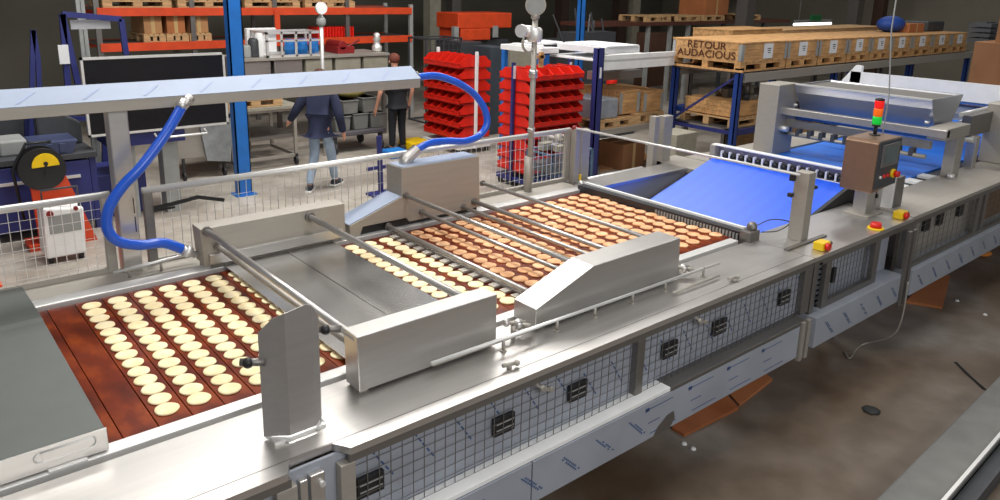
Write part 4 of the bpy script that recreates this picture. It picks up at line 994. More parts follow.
def figure(lh, rh, le, re, lf, rf, lk, rk_, lean=0):
    J = {'pelvis': (0, 0, .95, .115, 1.25), 'hem': (0, 0, .80, .12, 1.3), 'waist': (0, lean*.3, 1.08, .105, 1.2), 'chest': (0, lean*.7, 1.30, .125, 1.3), 'neck0': (0, lean, 1.46, .06), 'neck': (0, lean*1.1, 1.52, .052),
         'head': (0, lean*1.25+.015, 1.63, .088), 'crown': (0, lean*1.25, 1.71, .075),
         'ls': (-.19, lean*.9, 1.42, .058), 'rs': (.19, lean*.9, 1.42, .058), 'le': (*le, .043), 're': (*re, .043), 'lw': (*lh, .028), 'rw': (*rh, .028),
         'lh': (-.095, 0, .9, .085), 'rh': (.095, 0, .9, .085), 'lk': (*lk, .058), 'rk': (*rk_, .058), 'la': (*lf, .04), 'ra': (*rf, .04),
         'lt': (lf[0]-.02, lf[1]+.14, max(.035, lf[2]-.06), .034), 'rt': (rf[0]+.02, rf[1]+.14, max(.035, rf[2]-.06), .034)}
    E_ = [('pelvis', 'hem'), ('pelvis', 'waist'), ('waist', 'chest'), ('chest', 'neck0'), ('neck0', 'neck'), ('neck', 'head'), ('head', 'crown'), ('chest', 'ls'), ('chest', 'rs'), ('ls', 'le'), ('le', 'lw'), ('rs', 're'), ('re', 'rw'),
          ('pelvis', 'lh'), ('pelvis', 'rh'), ('lh', 'lk'), ('lk', 'la'), ('la', 'lt'), ('rh', 'rk'), ('rk', 'ra'), ('ra', 'rt')]
    for s, w, e in (('l', lh, le), ('r', rh, re)):
        wv = Vector(w); d = (wv-Vector(e)).normalized(); sg = -1 if s == 'l' else 1
        pm = wv+d*.07; J[s+'p'] = (*pm, .036); E_.append((s+'w', s+'p'))
        for i, off in enumerate((-.028, -.010, .010, .028)):
            k1 = pm+d*.035+Vector((0, off, 0)); ln = (.05, .058, .054, .042)[i]; k2 = k1+d*ln*.6+Vector((-sg*.006, 0, 0)); k3 = k2+d*ln*.5+Vector((-sg*.014, 0, 0))
            for q, (kk, rr) in enumerate(((k1, .0095), (k2, .0085), (k3, .0075))): J[f'{s}f{i}{q}'] = (*kk, rr)
            E_ += [(s+'p', f'{s}f{i}0'), (f'{s}f{i}0', f'{s}f{i}1'), (f'{s}f{i}1', f'{s}f{i}2')]
        t1 = wv+d*.035+Vector((0, .04, 0)); t2 = t1+d*.035+Vector((0, .018, 0)); J[s+'th0'] = (*t1, .012); J[s+'th1'] = (*t2, .009); E_ += [(s+'w', s+'th0'), (s+'th0', s+'th1')]
    return J, E_
SKINM = mat('skin', srgb(205, 150, 125), .55)
NAVYC = mat('navy_cloth', srgb(34, 40, 66), .85); JEAN = mat('light_jeans', srgb(150, 168, 188), .85, 0, .15, 9); BLKC = mat('black_cloth', srgb(20, 21, 26), .85); HAIR = mat('brown_hair', srgb(74, 44, 32), .8)
SHOE = mat('dark_shoe', srgb(45, 48, 54), .6)
def dress(root, P, J, hairdir, hairm, shoes):
    f = hairdir
    h = P['head']; m = MB(); m.ball(h+Vector((0, 0, .035))-f*.02, .1, 1, 1, 1.0); m.build('hair', hairm, root, local=True)
    r = Vector((f.y, -f.x, 0))
    m = MB()
    for s in (-1, 1): m.ball(h+r*s*.09+Vector((0, 0, -.02)), .022, .6, .9, 1.3)
    m.build('ear', SKINM, root, local=True)
    m = MB(); m.ball(h+f*.095+Vector((0, 0, -.015)), .02, .8, .8, 1.3); m.build('nose', SKINM, root, local=True)
    for s in (-1, 1):
        m = MB(); m.ball(h+f*.082+r*s*.034+Vector((0, 0, .012)), .013); m.build('eye', WHITE, root, local=True)
    m = MB(); m.ball(h+f*.084+Vector((0, 0, -.06)), .02, 1, 1, .35); m.build('mouth', mat('lip', srgb(160, 80, 75), .5), root, local=True)
    for a, t in (('la', 'lt'), ('ra', 'rt')):
        pa, pt = P[a], P[t]; d = (pt-pa); dh = Vector((d.x, d.y, 0)).normalized()
        m = MB(); m.tube([pa-dh*.06+Vector((0, 0, -.035)), pa+Vector((0, 0, -.03)), pt+Vector((0, 0, .012)), pt+dh*.06], .05, 10, [.042, .05, .046, .03]); s_ = m.build('shoe', SHOE, root, local=True)
        m = MB(); m.beam(pa-dh*.09+Vector((0, 0, -.075)), pt+dh*.08+Vector((0, 0, -.028)), .085, .02); m.build('shoe_sole', WHITE if shoes else DGREY, s_, local=True)
b1 = aZ(322, 189, 0); away = Vector((b1.x, b1.y, 0)).normalized(); fd1 = Vector((away.x*.9+away.y*.35, away.y*.9-away.x*.35, 0)).normalized()
J, E_ = figure(lh=(-.50, .12, .98), rh=(.30, .14, .84), le=(-.34, -.02, 1.16), re=(.30, 0, 1.10), lf=(-.13, -.16, .085), rf=(.12, .22, .10), lk=(-.10, .02, .50), rk_=(.11, .14, .50), lean=.06)
sw = ['hem', 'pelvis', 'waist', 'chest', 'neck0', 'ls', 'rs', 'le', 're', 'lw', 'rw']; tr = ['lh', 'rh', 'lk', 'rk', 'la', 'ra']
J['hem'] = (0, 0, .80, .15, 1.3); J['lh'] = (-.09, 0, .88, .07); J['rh'] = (.09, 0, .88, .07)
root, P = person('person in a navy sweater and light jeans walking away behind the fence', b1, fd1, J, E_, {'skin': SKINM, 'parts': [('sweater', sw, NAVYC, .028, 'pelvis'), ('jeans', tr, JEAN, .018, 'lh')]})
dress(root, P, J, fd1, HAIR, True)
b2 = aZ(398, 151, 0); away = Vector((b2.x, b2.y, 0)).normalized(); fd2 = Vector((away.x*.8-away.y*.5, away.y*.8+away.x*.5, 0)).normalized()
J, E_ = figure(lh=(-.34, .18, .78), rh=(.30, .08, .86), le=(-.34, .03, 1.08), re=(.31, -.02, 1.12), lf=(-.12, .0, .085), rf=(.12, .02, .085), lk=(-.10, .03, .50), rk_=(.10, .03, .50), lean=.08)
J['lse'] = (-.27, .04, 1.27, .05); J['rse'] = (.26, .04, 1.28, .05)
E_ = [e for e in E_ if e not in (('ls', 'le'), ('rs', 're'))]+[('ls', 'lse'), ('lse', 'le'), ('rs', 'rse'), ('rse', 're')]
root, P = person('person in a black T-shirt and black trousers beside the rack with the white post', b2, fd2, J, E_, {'skin': SKINM, 'parts': [('t_shirt', ['hem', 'pelvis', 'waist', 'chest', 'neck0', 'ls', 'rs', 'lse', 'rse'], BLKC, .025, 'pelvis'), ('trousers', tr, BLKC, .018, 'lh')]})
dress(root, P, J, fd2, mat('red_brown_hair', srgb(112, 58, 44), .8), False)

# ---- trolley with grey boxes
q = aZ(356, 152, 0); tx = thing('flat_trolley', 'dark flat trolley standing on the floor right of the walking person', 'trolley', (q.x, q.y, 0))
m = MB(); m.box(q.x-.45, q.x+.55, q.y-.05, q.y+.75, .28, .36); m.build('platform', mat('trolley_grey', srgb(88, 84, 88), .5), tx, .02)
for dx in (-.38, .46):
    for dy in (0, .65): m = MB(); m.cyl((q.x+dx-.02, q.y+dy, .09), (q.x+dx+.02, q.y+dy, .09), .09); m.box(q.x+dx-.03, q.x+dx+.03, q.y+dy-.03, q.y+dy+.03, .09, .28); m.build('castor', RUBBER, tx)
m = MB(); m.tube([(q.x-.45, q.y, .36), (q.x-.5, q.y, 1.0), (q.x-.5, q.y+.6, 1.0), (q.x-.45, q.y+.6, .36)], .018, 8); m.build('push_handle', STEELD, tx)
for k, (dx, z, h) in enumerate(((-.35, .362, .24), (-.02, .362, .26), (.3, .362, .25), (-.2, .63, .22), (.15, .63, .24))):
    m = MB(); x = q.x+dx; m.prism([(x+.01, z), (x+.25, z), (x+.27, z+h), (x-.01, z+h)], 'y', q.y, q.y+.6); m.box(x-.02, x+.28, q.y-.015, q.y+.615, z+h-.02, z+h)
    tag(m.build('grey_bin', mat('bin_grey', srgb(112, 112, 108), .6), bevel=.01), ['grey bin at left of the lower layer on the dark trolley', 'grey bin in the middle of the lower layer on the dark trolley', 'grey bin at right of the lower layer on the dark trolley', 'left grey bin of the upper layer on the dark trolley', 'right grey bin of the upper layer on the dark trolley'][k], 'bin', 'grey bins on the dark trolley')
m = MB(); p = aY(352, 112, q.y+.1); m.ball((q.x+.1, q.y+.3, .93), .18, 1.4, 1, .5); tag(m.build('green_yellow_bag', mat('olive_bag', srgb(130, 120, 60), .8)), 'olive yellow bag lying on the grey bins of the trolley', 'bag')
p = aZ(418, 149, 0); m = MB(); m.box(p.x-.2, p.x+.2, p.y-.1, p.y+.3, 0, .14); tag(m.build('yellow_box', YEL, bevel=.02), 'small yellow box on the floor by the black clothed person', 'box')
p = aZ(400, 152, 0); m = MB(); m.box(p.x-.42, p.x-.1, p.y-.4, p.y-.1, 0, .12); tag(m.build('blue_box', BARREL, bevel=.02), 'small light blue box on the floor by the black clothed person', 'box')
# blue hand truck seen through mesh
p = aZ(381, 205, 0); q1 = aY(379, 134, 8.0); m = MB(); pts = (aY(379, 136, 8.2), aY(381, 192, 8.2)); m.beam(pts[0], (pts[1].x, 8.2, 0), .05, .05); m.beam((pts[1].x-.2, 8.2, .35), (pts[1].x+.2, 8.2, .35), .04, .04); m.box(pts[1].x-.2, pts[1].x+.2, 8.0, 8.25, 0, .03)
tag(m.build('blue_stand', NAVY), 'thin blue stand behind the fence left of the tall rear hood', 'stand')

# ---- steel work frames behind (250-305)
q = aZ(283, 166, 0); wf = thing('work_trestle', 'steel trestle table with wooden boards left of the walking person', 'trestle', (q.x, q.y, 0))
m = MB(); frame_box(m, q.x-.75, q.x+.25, q.y, q.y+.9, .12, .86, .045); m.build('trestle_frame', STEEL2, wf)
m = MB(); m.box(q.x-.8, q.x+.3, q.y-.05, q.y+.95, .86, .90); m.build('trestle_top', BEIGE, wf)
m = MB(); m.box(q.x-.7, q.x+.2, q.y+.03, q.y+.85, .42, .46); m.build('lower_shelf', STEELD, wf)
for dx in (-.72, .2): m = MB(); m.cyl((q.x+dx, q.y, .06), (q.x+dx+.03, q.y, .06), .06); m.box(q.x+dx, q.x+dx+.03, q.y-.02, q.y+.04, .06, .14); m.build('castor', RUBBER, wf)
pallet(q.x-.75, q.x+.05, q.y+.02, q.y+.85, .905, 'pallet lying on the steel trestle table')
m = MB(); 
for dy in (0, .2, .4): m.box(q.x-.65, q.x+.1, q.y+.1+dy, q.y+.2+dy, 1.04, 1.12)
tag(m.build('timber_stack', WOOD), 'short stack of timber on the pallet left of the walking person', 'timber')
q = aZ(206, 178, 0); sc2 = thing('steel_cart', 'grey steel cart with bent side sheet left of the tall blue upright', 'cart', (q.x, q.y, 0))
m = MB(); m.box(q.x-.35, q.x+.35, q.y, q.y+.6, .30, .9); m.build('cart_body', STEEL2, sc2, .01)
m = MB(); m.prism([(q.x+.02, .25), (q.x+.34, .20), (q.x+.42, .80), (q.x-.06, .85)], 'y', q.y-.05, q.y-.03); m.build('bent_sheet', mat('galvanized', srgb(160, 165, 168), .35, .5, .2, 10), sc2)
m = MB(); m.tube([(q.x-.45, q.y-.02, .9), (q.x-.45, q.y-.1, .95), (q.x+.05, q.y-.1, .95), (q.x+.08, q.y-.02, .9)], .018, 8); m.build('cart_handle', PALE, sc2)
for dx in (-.3, .25): m = MB(); m.cyl((q.x+dx, q.y, .06), (q.x+dx+.03, q.y, .06), .06); m.box(q.x+dx, q.x+dx+.03, q.y-.02, q.y+.03, .06, .31); m.build('castor', RUBBER, sc2)
m = MB()
for k in range(4):
    a_ = aZ(290-k*12, 150+k*9, .02); m.box(a_.x-.9, a_.x+.6, a_.y, a_.y+.06, .0, .05) if k < 2 else None
tag(m.build('floor_profile', STEEL2), 'long steel profiles lying on the floor behind the fence', 'profile')

# ---- black panel stand
Y = 8.8
x0, x1, _, _, z0, z1 = span(88, 55, 224, 131, Y)
bp_ = thing('black_panel_stand', 'big black panel in a thin silver frame on a stand, behind the duct', 'panel', ((x0+x1)/2, Y, 0))
m = MB(); m.box(x0+.02, x1-.02, Y, Y+.03, z0+.02, z1-.02); m.build('black_panel', mat('black_glass', (.006, .006, .009), .25), bp_)
m = MB(); t_ = .025
m.box(x0, x1, Y-.01, Y+.04, z1-t_, z1); m.box(x0, x1, Y-.01, Y+.04, z0, z0+t_); m.box(x0, x0+t_, Y-.01, Y+.04, z0, z1); m.box(x1-t_, x1, Y-.01, Y+.04, z0, z1); m.build('silver_frame', PALE, bp_)
for x in (x0+.3, x1-.75):
    m = MB(); m.box(x, x+.17, Y+.1, Y+.3, 0, z0+.1); m.build('stand_leg', GREYB, bp_)
m = MB(); m.box(x0+.2, x1-.5, Y+.05, Y+.6, z0-.15, z0-.02); m.build('stand_deck', NAVY, bp_)
m = MB(); m.tube([(x1-.85, Y-.02, z0-.03), (x1-.85, Y-.12, z0-.06), (x1-.3, Y-.12, z0-.06), (x1-.3, Y-.02, z0-.03)], .014, 8); m.build('stand_handle', PALE, bp_)
m = MB(); m.box(x0+.05, x1-.9, Y+.3, Y+1.0, 0, .5); tag(m.build('dark_blue_cabinet', NAVY, bevel=.02), 'dark blue cabinet under the big black panel', 'cabinet')

# ---- slanted blue frames upper left
def portal(pts, Y, label, m_, w=.05):
    P_ = [aY(x, y, Y) for x, y in pts]; m = MB()
    for a_, b_ in zip(P_, P_[1:]): m.beam(a_, b_, w, w)
    return m, P_
m, P_ = portal([(76, 190), (62, 14), (121, 19), (126, 55)], 9.6, '', NAVY, .06)
m.beam(aY(62, 14, 9.6), aY(78, 84, 9.6), .06, .06); tag(m.build('steel_portal', NAVY), 'slanted navy steel frame standing behind the black panel at upper left', 'frame')
m, P_ = portal([(30, 205), (33, 30), (38, 60), (44, 205)], 9.9, '', NAVY, .05); tag(m.build('steel_portal', NAVY), 'narrow navy frame beside the shelves at the far left', 'frame')
x0, x1, y0, y1, z0, z1 = span(71, 20, 110, 29, 9.64, .03); m = MB(); m.box(x0, x1, y0, y1, z0, z1); tag(m.build('white_sheet', PAPER), 'white sheet stretched on the slanted navy frame', 'sheet')
x0, x1, y0, y1, z0, z1 = span(60, 45, 68, 64, 9.55, .02); m = MB(); m.box(x0, x1, y0, y1, z0, z1); tag(m.build('white_card', PAPER), 'white card hanging on the slanted navy frame', 'card')
m = MB(); a_ = aY(81, 0, 9.9); 
for x_ in (80, 84): a_ = aY(x_, 40, 10.2); m.box(a_.x, a_.x+.05, 10.2, 10.25, 0, 3.2)
tag(m.build('grey_column', GREYB), 'pair of thin grey columns left of the black panel', 'column')

# ---- left shelf rack
lr = thing('left_shelf_rack', 'blue shelf rack with cardboard boxes at the far left edge', 'rack', (.6, 10.5, 0))
m = MB(); 
for x in (-.9, .95):
    m2 = MB(); m2.box(x, x+.08, 10.2, 10.28, 0, 3.0); m2.build('rack_upright', BLUEP, lr)
for zt in (1.2, 1.72, 2.2):
    m2 = MB(); m2.box(-.9, 1.03, 10.2, 11.0, zt-.05, zt); m2.build('shelf_board', PALE, lr)
carton(-.2, .6, 10.22, 10.7, 1.721, 2.05, 'brown cardboard box on the middle shelf at the far left'); carton(.1, .85, 10.22, 10.8, 1.201, 1.6, 'brown cardboard box on the lower shelf at the far left', CARDD)
carton(-.1, .8, 10.22, 10.8, 2.201, 2.45, 'wide cardboard box on the upper shelf at the far left', CARD)
m = MB(); m.lathe([(.08, 0), (.09, .02), (.09, .2), (.07, .22)], (.78, 10.35, 1.721)); tag(m.build('blue_tub', BARREL), 'blue tub on the middle shelf at the far left', 'tub')
# workbench with blue drawers
wb = thing('work_bench', 'dark blue workbench with tool trays behind the left fence', 'bench', (.7, 8.8, 0))
m = MB(); m.box(-.6, 1.8, 8.7, 9.4, .80, .86); m.build('bench_top', DGREY, wb, .005)
for x in (-.5, .1, .7, 1.22): m = MB(); m.box(x, x+.5, 8.72, 9.35, .1, .78); d_ = m.build('drawer_block', NAVY, wb, .01); m = MB(); m.box(x+.1, x+.4, 8.70, 8.72, .6, .63); m.build('drawer_handle', PALE, d_)
m = MB(); m.box(1.73, 1.79, 8.75, 8.83, 0, .8); m.build('bench_leg', NAVY, wb)
pallet(-.5, .85, 8.9, 9.5, 1.12, 'light wooden pallet lying on boxes behind the cable reel')
m = MB(); m.box(-.5, .8, 8.95, 9.4, .861, 1.119); tag(m.build('blue_tool_case', BLUEP, bevel=.02), 'blue tool case on the workbench under a pallet', 'tool case')
m = MB(); a_ = aY(63, 187, 8.3); m.prism([(a_.x-.22, .862), (a_.x+.2, .862), (a_.x+.26, 1.0), (a_.x-.16, 1.0)], 'y', 8.72, 9.2); 
for k in range(3): m.box(a_.x-.16+k*.12, a_.x-.1+k*.12, 8.71, 8.74, .88, .98)
tag(m.build('parts_tray', mat('blue_grey_tray', srgb(58, 66, 96), .5), bevel=.006), 'dark blue grey tray of parts beside the cable reel', 'tray')
m = MB(); m.prism([(1.35, .861), (1.78, .861), (1.78, 1.1), (1.55, 1.25), (1.35, 1.2)], 'y', 9.22, 9.39); tag(m.build('dark_machine_part', DGREY, bevel=.02), 'dark machine part on the workbench left of the duct post', 'machine part')
m = MB(); m.box(.95, 1.2, 8.9, 9.3, .861, 1.02); tag(m.build('grey_metal_case', GREYB, bevel=.02), 'small light grey case on the workbench behind the parts tray', 'case')
m = MB(); m.beam(aY(28, 96, 10.1), aY(28, 200, 10.1), .07, .07); m.beam(aY(104, 96, 10.1), aY(106, 190, 10.1), .07, .07); m.beam(aY(40, 100, 10.1), aY(104, 188, 10.1), .04, .05); m.beam(aY(28, 120, 10.1), aY(104, 118, 10.1), .05, .05)
tag(m.build('steel_portal', NAVY), 'navy braced frame seen beneath the duct behind the workbench', 'frame')
m = MB(); m.box(.2, 2.0, 10.4, 11.2, 0, 1.1); tag(m.build('dark_container', DGREY, bevel=.02), 'large dark container standing behind the left workbench', 'container')
# cable reel
rc = aY(41, 168, 8.400)
cr = thing('cable_reel', 'black cable reel with yellow centre disc on an orange stand behind the left fence', 'cable reel', (rc.x, 8.400, 0))
m = MB(); m.cyl((rc.x, 8.320, rc.z), (rc.x, 8.350, rc.z), .21, 28); m.cyl((rc.x, 8.500, rc.z), (rc.x, 8.530, rc.z), .21, 28); m.cyl((rc.x, 8.350, rc.z), (rc.x, 8.500, rc.z), .13, 24); m.build('reel_drum', BLACK, cr)
m = MB(); pts = []
for k in range(25): a_ = PI*.12+PI*1.0*k/24-.35; pts.append((rc.x+.03+.12*math.cos(a_), rc.z+.03+.13*math.sin(a_)))
m.prism([(p[0], p[1]) for p in pts], 'y', 8.300, 8.318); yd = m.build('yellow_disc', YEL, cr)
m = MB(); m.cyl((rc.x+.03, 8.285, rc.z+.06), (rc.x+.03, 8.300, rc.z+.06), .02); m.box(rc.x+.02, rc.x+.04, 8.290, 8.300, rc.z-.03, rc.z+.05); m.build('reel_knob', BLACK, yd)
m = MB(); m.box(rc.x-.06, rc.x+.06, 8.360, 8.500, 0, rc.z-.1); m.box(rc.x-.2, rc.x+.22, 8.300, 8.600, 0, .06); m.prism([(rc.x-.1, 0), (rc.x+.42, 0), (rc.x+.2, .72), (rc.x-.12, .72)], 'y', 8.340, 8.400); m.build('orange_stand', ORANGE, cr)
m = MB(); m.tube([(rc.x-.2, 8.430, .3), (rc.x-.24, 8.430, rc.z), (rc.x-.1, 8.430, rc.z+.25), (rc.x+.12, 8.430, rc.z+.25)], .015, 8); m.build('reel_handle', BLACK, cr)
# white appliance
a_ = aZ(68, 262, 0); wa = thing('white_appliance', 'small white wheeled appliance on the floor behind the left fence', 'appliance', (a_.x, a_.y, 0))
x, y = a_.x, a_.y; m = MB(); m.prism([(x-.17, .06), (x+.17, .06), (x+.19, .52), (x-.15, .56)], 'y', y, y+.35); m.build('appliance_body', WHITE, wa, .02)
m = MB(); m.box(x-.12, x+.15, y-.005, y, .3, .48); m.build('front_panel', GREYB, wa); m = MB(); m.cyl((x-.1, y-.02, .5), (x-.1, y, .5), .03); m.cyl((x+.12, y-.02, .52), (x+.12, y, .52), .02); m.build('red_knob', REDD, wa)
m = MB(); m.tube([(x-.14, y+.05, .55), (x-.14, y+.05, .72), (x+.16, y+.05, .72), (x+.16, y+.05, .52)], .012, 8); m.build('appliance_handle', DGREY, wa)
for dx in (-.13, .13): m = MB(); m.cyl((x+dx-.02, y+.05, .035), (x+dx+.02, y+.05, .035), .035); m.build('castor', BLACK, wa)
m = MB(); m.box(-.3, .65, 7.2, 7.7, .02, .12); m.box(.1, .5, 7.3, 7.6, .12, .4); tag(m.build('orange_tool_case', ORANGE, bevel=.02), 'orange tool case on the floor at the far left behind the fence', 'tool case')

# ---- orange pallet rack behind
ork = thing('orange_pallet_rack', 'long orange pallet rack with loaded shelves along the back, left half', 'rack', (6, 14, 0))
YR = 13.2
xa = aY(98, 20, YR).x; xb = aY(412, 20, YR).x
zu = aY(250, 10, YR).z; zl = aY(250, 42, YR).z
n = 4
for i in range(n+1):
    x = xa+(xb-xa)*i/n
    for y in (YR+.02, YR+1.0): m = MB(); m.box(x-.04, x+.04, y, y+.06, 0, 3.2 if i < n else zu+.1); m.build('rack_upright', STEELD if i < n else GREYB, ork)
for z in (zu, zl):
    for y in (YR, YR+1.0): m = MB(); m.box(xa, xb, y, y+.05, z-.09, z+.04); m.build('shelf_beam', ORANGE, ork)
    m = MB(); m.box(xa, xb, YR+.06, YR+1.0, z+.0, z+.03); m.build('shelf_board', STEELD, ork)
m = MB(); m.box(aY(277, 20, YR).x-.05, aY(277, 20, YR).x+.05, YR-.02, YR, zl, zu); m.build('orange_post', ORANGE, ork)
x = xa+.1; k = 0
pos = ['first', 'second', 'third', 'fourth', 'fifth', 'sixth', 'seventh', 'eighth']
while x < xb-1.2:
    if k < 6:
        pallet(x, x+1.05, YR+.05, YR+.9, zu+.041, pos[k]+' pallet from the left on the upper orange rack shelf', 'pallets on the orange rack')
        carton(x+.05, x+1.0, YR+.1, YR+.85, zu+.173, zu+.55, pos[k]+' carton from the left on the upper orange rack shelf', (CARD, CARDD, CARDO)[k % 3], 'cartons on the orange rack')
    x += 1.15; k += 1
for k, (px, w_) in enumerate(((145, .42), (168, .42), (191, .42))):
    xx = aY(px, 40, YR).x; w_ = aY(px+22, 40, YR).x-xx
    pallet(xx, xx+w_, YR+.05, YR+.9, zl+.041, ['left', 'middle', 'right'][k]+' one of three pallets on the lower orange shelf above the black panel', 'pallets on the orange rack')
    carton(xx+.03, xx+w_-.03, YR+.1, YR+.85, zl+.173, zl+.5, ['left', 'middle', 'right'][k]+' one of three cartons on the lower orange shelf above the black panel', CARD if k != 1 else CARDO, 'cartons on the orange rack')
def block(x0, y0, x1, y1, Y, dep, name, m_, label, cat, down=False, bev=.01):
    a0, a1, b0, b1, c0, c1 = span(x0, y0, x1, y1, Y, dep); m = MB(); m.box(a0, a1, b0, b1, 0 if down else c0, c1)
    return tag(m.build(name, m_, bevel=bev), label, cat)
# red orange grille stack and dark red machine on the lower shelf
a0, a1, b0, b1, c0, c1 = span(318, 27, 354, 40, YR+.08, .4); c0 = zl+.041; t = thing('orange_grille', 'orange red ribbed grille stack on the orange rack in the background', 'grille', ((a0+a1)/2, YR, c0))
m = MB(); m.box(a0, a1, b0+.05, b1, c0, c1)
for i in range(13): xx = a0+(a1-a0)*i/12.5; m.box(xx, xx+.025, b0, b0+.06, c0, c1)
m.build('grille_ribs', RED, t)
a0, a1, b0, b1, c0, c1 = span(338, 42, 362, 55, 11.8, .5); c0 = aY(320, 56, 11.6).z+.001; c1 = c0+.22; m = MB(); m.box(a0, a1-.15, b0, b1, c0, c0+.12); m.cyl((a0+.1, b0, c0+.14), (a0+.1, b1, c0+.14), .08); m.cyl((a1-.25, b0+.1, c0+.1), (a1, b0+.1, c1), .02)
tag(m.build('dark_red_tool', REDD, bevel=.01), 'dark red machine tool on the long grey bench in the background', 'tool')
# long grey bench with barrels
a0, a1, _, _, c0, c1 = span(240, 56, 390, 66, 11.6)
gb = thing('long_grey_bench', 'long grey steel bench in the background behind the duct', 'bench', ((a0+a1)/2, 11, 0))
zt = aY(320, 56, 11.6).z
m = MB(); m.box(a0, a1, 11.6, 12.5, zt-.04, zt); m.build('bench_top', STEEL2, gb)
n = 5
for i in range(n):
    xx = a0+(a1-a0)*i/n; m = MB(); m.box(xx+.03, xx+(a1-a0)/n-.03, 11.63, 12.45, zt-.42, zt-.05); m.build('bench_box', BEIGE if i > 1 else STEEL, gb, .01)
for xx in (a0+.05, (a0+a1)/2, a1-.12): m = MB(); m.box(xx, xx+.07, 11.65, 11.72, 0, zt-.04); m.build('bench_leg', STEELD, gb)
bf = thing('barrel_frame', 'grey tube frame around the blue barrels on the long bench', 'frame', (5, 11.3, zt))
f0, f1, _, _, g0, g1 = span(266, 31, 322, 56, 11.7, .5); m = MB(); frame_box(m, f0, f1, 11.66, 12.3, zt, zt+(g1-g0), .035)
for k in (1, 2, 3): xx = f0+(f1-f0)*k/4; m.box(xx, xx+.03, 11.66, 11.69, zt, zt+(g1-g0))
m.box(f0, f1, 11.66, 11.69, zt+.36*(g1-g0)+.1, zt+.36*(g1-g0)+.13); m.build('tube_frame', PALE, bf)
for k, px in enumerate((291, 304, 315)):
    c_ = aY(px, 50, 11.95); m = MB(); r_ = .085; hh = .26
    m.lathe([(r_*.9, 0), (r_, .02), (r_, .08), (r_*1.04, .09), (r_, .1), (r_, .17), (r_*1.04, .18), (r_, .19), (r_, hh-.02), (r_*.85, hh)], (c_.x, 12.0, zt+.001))
    tag(m.build('blue_barrel', BARREL), ['left', 'middle', 'right'][k]+' one of the three blue barrels in the grey frame', 'barrel', 'blue barrels')
for k, (px, r_, h_, mm) in enumerate(((254, .09, .3, DGREY), (262, .11, .38, WHITE), (246, .08, .2, GREYB))):
    c_ = aY(px, 50, 11.9); m = MB(); m.lathe([(r_*.95, 0), (r_, .02), (r_, h_-.04), (r_*.7, h_)], (c_.x-.0, 11.9, zt+.001)); tag(m.build('drum', mm), ['dark slim drum left of the blue barrels', 'white drum left of the grey barrel frame', 'small grey drum at the left end of the long bench'][k], 'drum')
block(248, 28, 276, 56, 12.35, .1, 'white_board', WHITE, 'white board standing behind the drums on the long bench', 'panel')
# second gauge pole further back
c_ = aY(321, 20, 10.6); g_ = thing('far_gauge_pole', 'pale pole with a round gauge far behind, above the blue barrels', 'pole', (c_.x, 10.6, 0))
m = MB(); m.cyl((c_.x, 10.6, 0), (c_.x, 10.6, c_.z+.25), .03); m.build('pole_pipe', PALE, g_); m = MB(); m.cyl((c_.x-.02, 10.52, aY(320, 8, 10.6).z), (c_.x-.02, 10.57, aY(320, 8, 10.6).z), .09, 18); m.build('gauge', WHITE, g_)
m = MB(); m.lathe([(.05, 0), (.07, .03), (.07, .1), (.04, .14)], (c_.x, 10.6, aY(320, 26, 10.6).z)); m.build('regulator_body', GREYB, g_)
# steel bottle
c_ = aY(377, 52, 11.9); m = MB(); m.lathe([(.07, 0), (.09, .02), (.09, .1), (.06, .13), (.06, .2), (.08, .22), (.05, .27), (.06, .31), (.02, .34)], (c_.x, 11.9, zt+.001)); tag(m.build('steel_bottle', PALE), 'slim steel bottle at the right end of the long bench', 'bottle')
# orange cabinet and others in the middle distance
a0, a1, b0, b1, c0, c1 = span(458, 13, 512, 40, 13.0, .8); oc = thing('orange_machine', 'orange machine housing far behind the first red bin rack', 'machine', ((a0+a1)/2, 13, 0))
m = MB(); m.box(a0, a1, b0, b1, c0+.25, c1); m.box(a0+.08, a0+.9, b0, b1, c0, c0+.25); m.build('machine_housing', ORANGE, oc, .02)
m = MB(); m.box(a0+.95, a0+1.1, b0-.02, b0, c0+.05, c0+.3); m.box(a0-.1, a0+.02, b0, b0+.1, c0-.1, c0+.3); m.build('grey_lever', GREYB, oc)
m = MB(); m.box(a0, a1, b0+.1, b1, 0, c0); m.build('machine_base', DGREY, oc)
a0, a1, b0, b1, c0, c1 = span(426, 38, 462, 60, 11.6, .6); wc = thing('wire_cart', 'dark wire cart far behind the first red bin rack', 'cart', ((a0+a1)/2, 11.6, 0))
m = MB(); frame_box(m, a0, a1, b0, b1, .1, c1, .03); wire_grid(m, (a0, b0, .8), (1, 0, 0), (0, 0, 1), a1-a0, c1-.8, 8, 8, .005); m.build('cart_frame', DGREY, wc)
block(462, 42, 482, 58, 12.2, .6, 'dark_machine', DGREY, 'dark machine right of the wire cart in the background', 'machine', True)
block(490, 47, 507, 70, 10.5, .5, 'dark_cabinet', mat('slate', srgb(58, 66, 74), .5), 'dark slate cabinet behind the gauge pole', 'cabinet', True)
block(510, 48, 532, 62, 11, .5, 'grey_machine', BEIGE, 'olive grey machine left of the tall blue upright far behind', 'machine', True)
block(545, 40, 575, 50, 11.8, .6, 'dark_machine', DGREY, 'dark machine behind the shelf with crumpled white sheets', 'machine', True)
# scrap rods
a_ = aY(592, 40, 10.6); a_.y = 10.6; m = MB()
for k in range(9): x = a_.x-.5+k*.13; m.beam((x, 10.65, 1.2), (x+random.uniform(-.4, .4), 10.9, random.uniform(1.9, 2.3)), .025, .025)
m.box(a_.x-.6, a_.x+.6, 10.5, 11.0, 0, 1.8); tag(m.build('scrap_container', DGREY), 'dark container of upright scrap rods behind the white shelf', 'container')
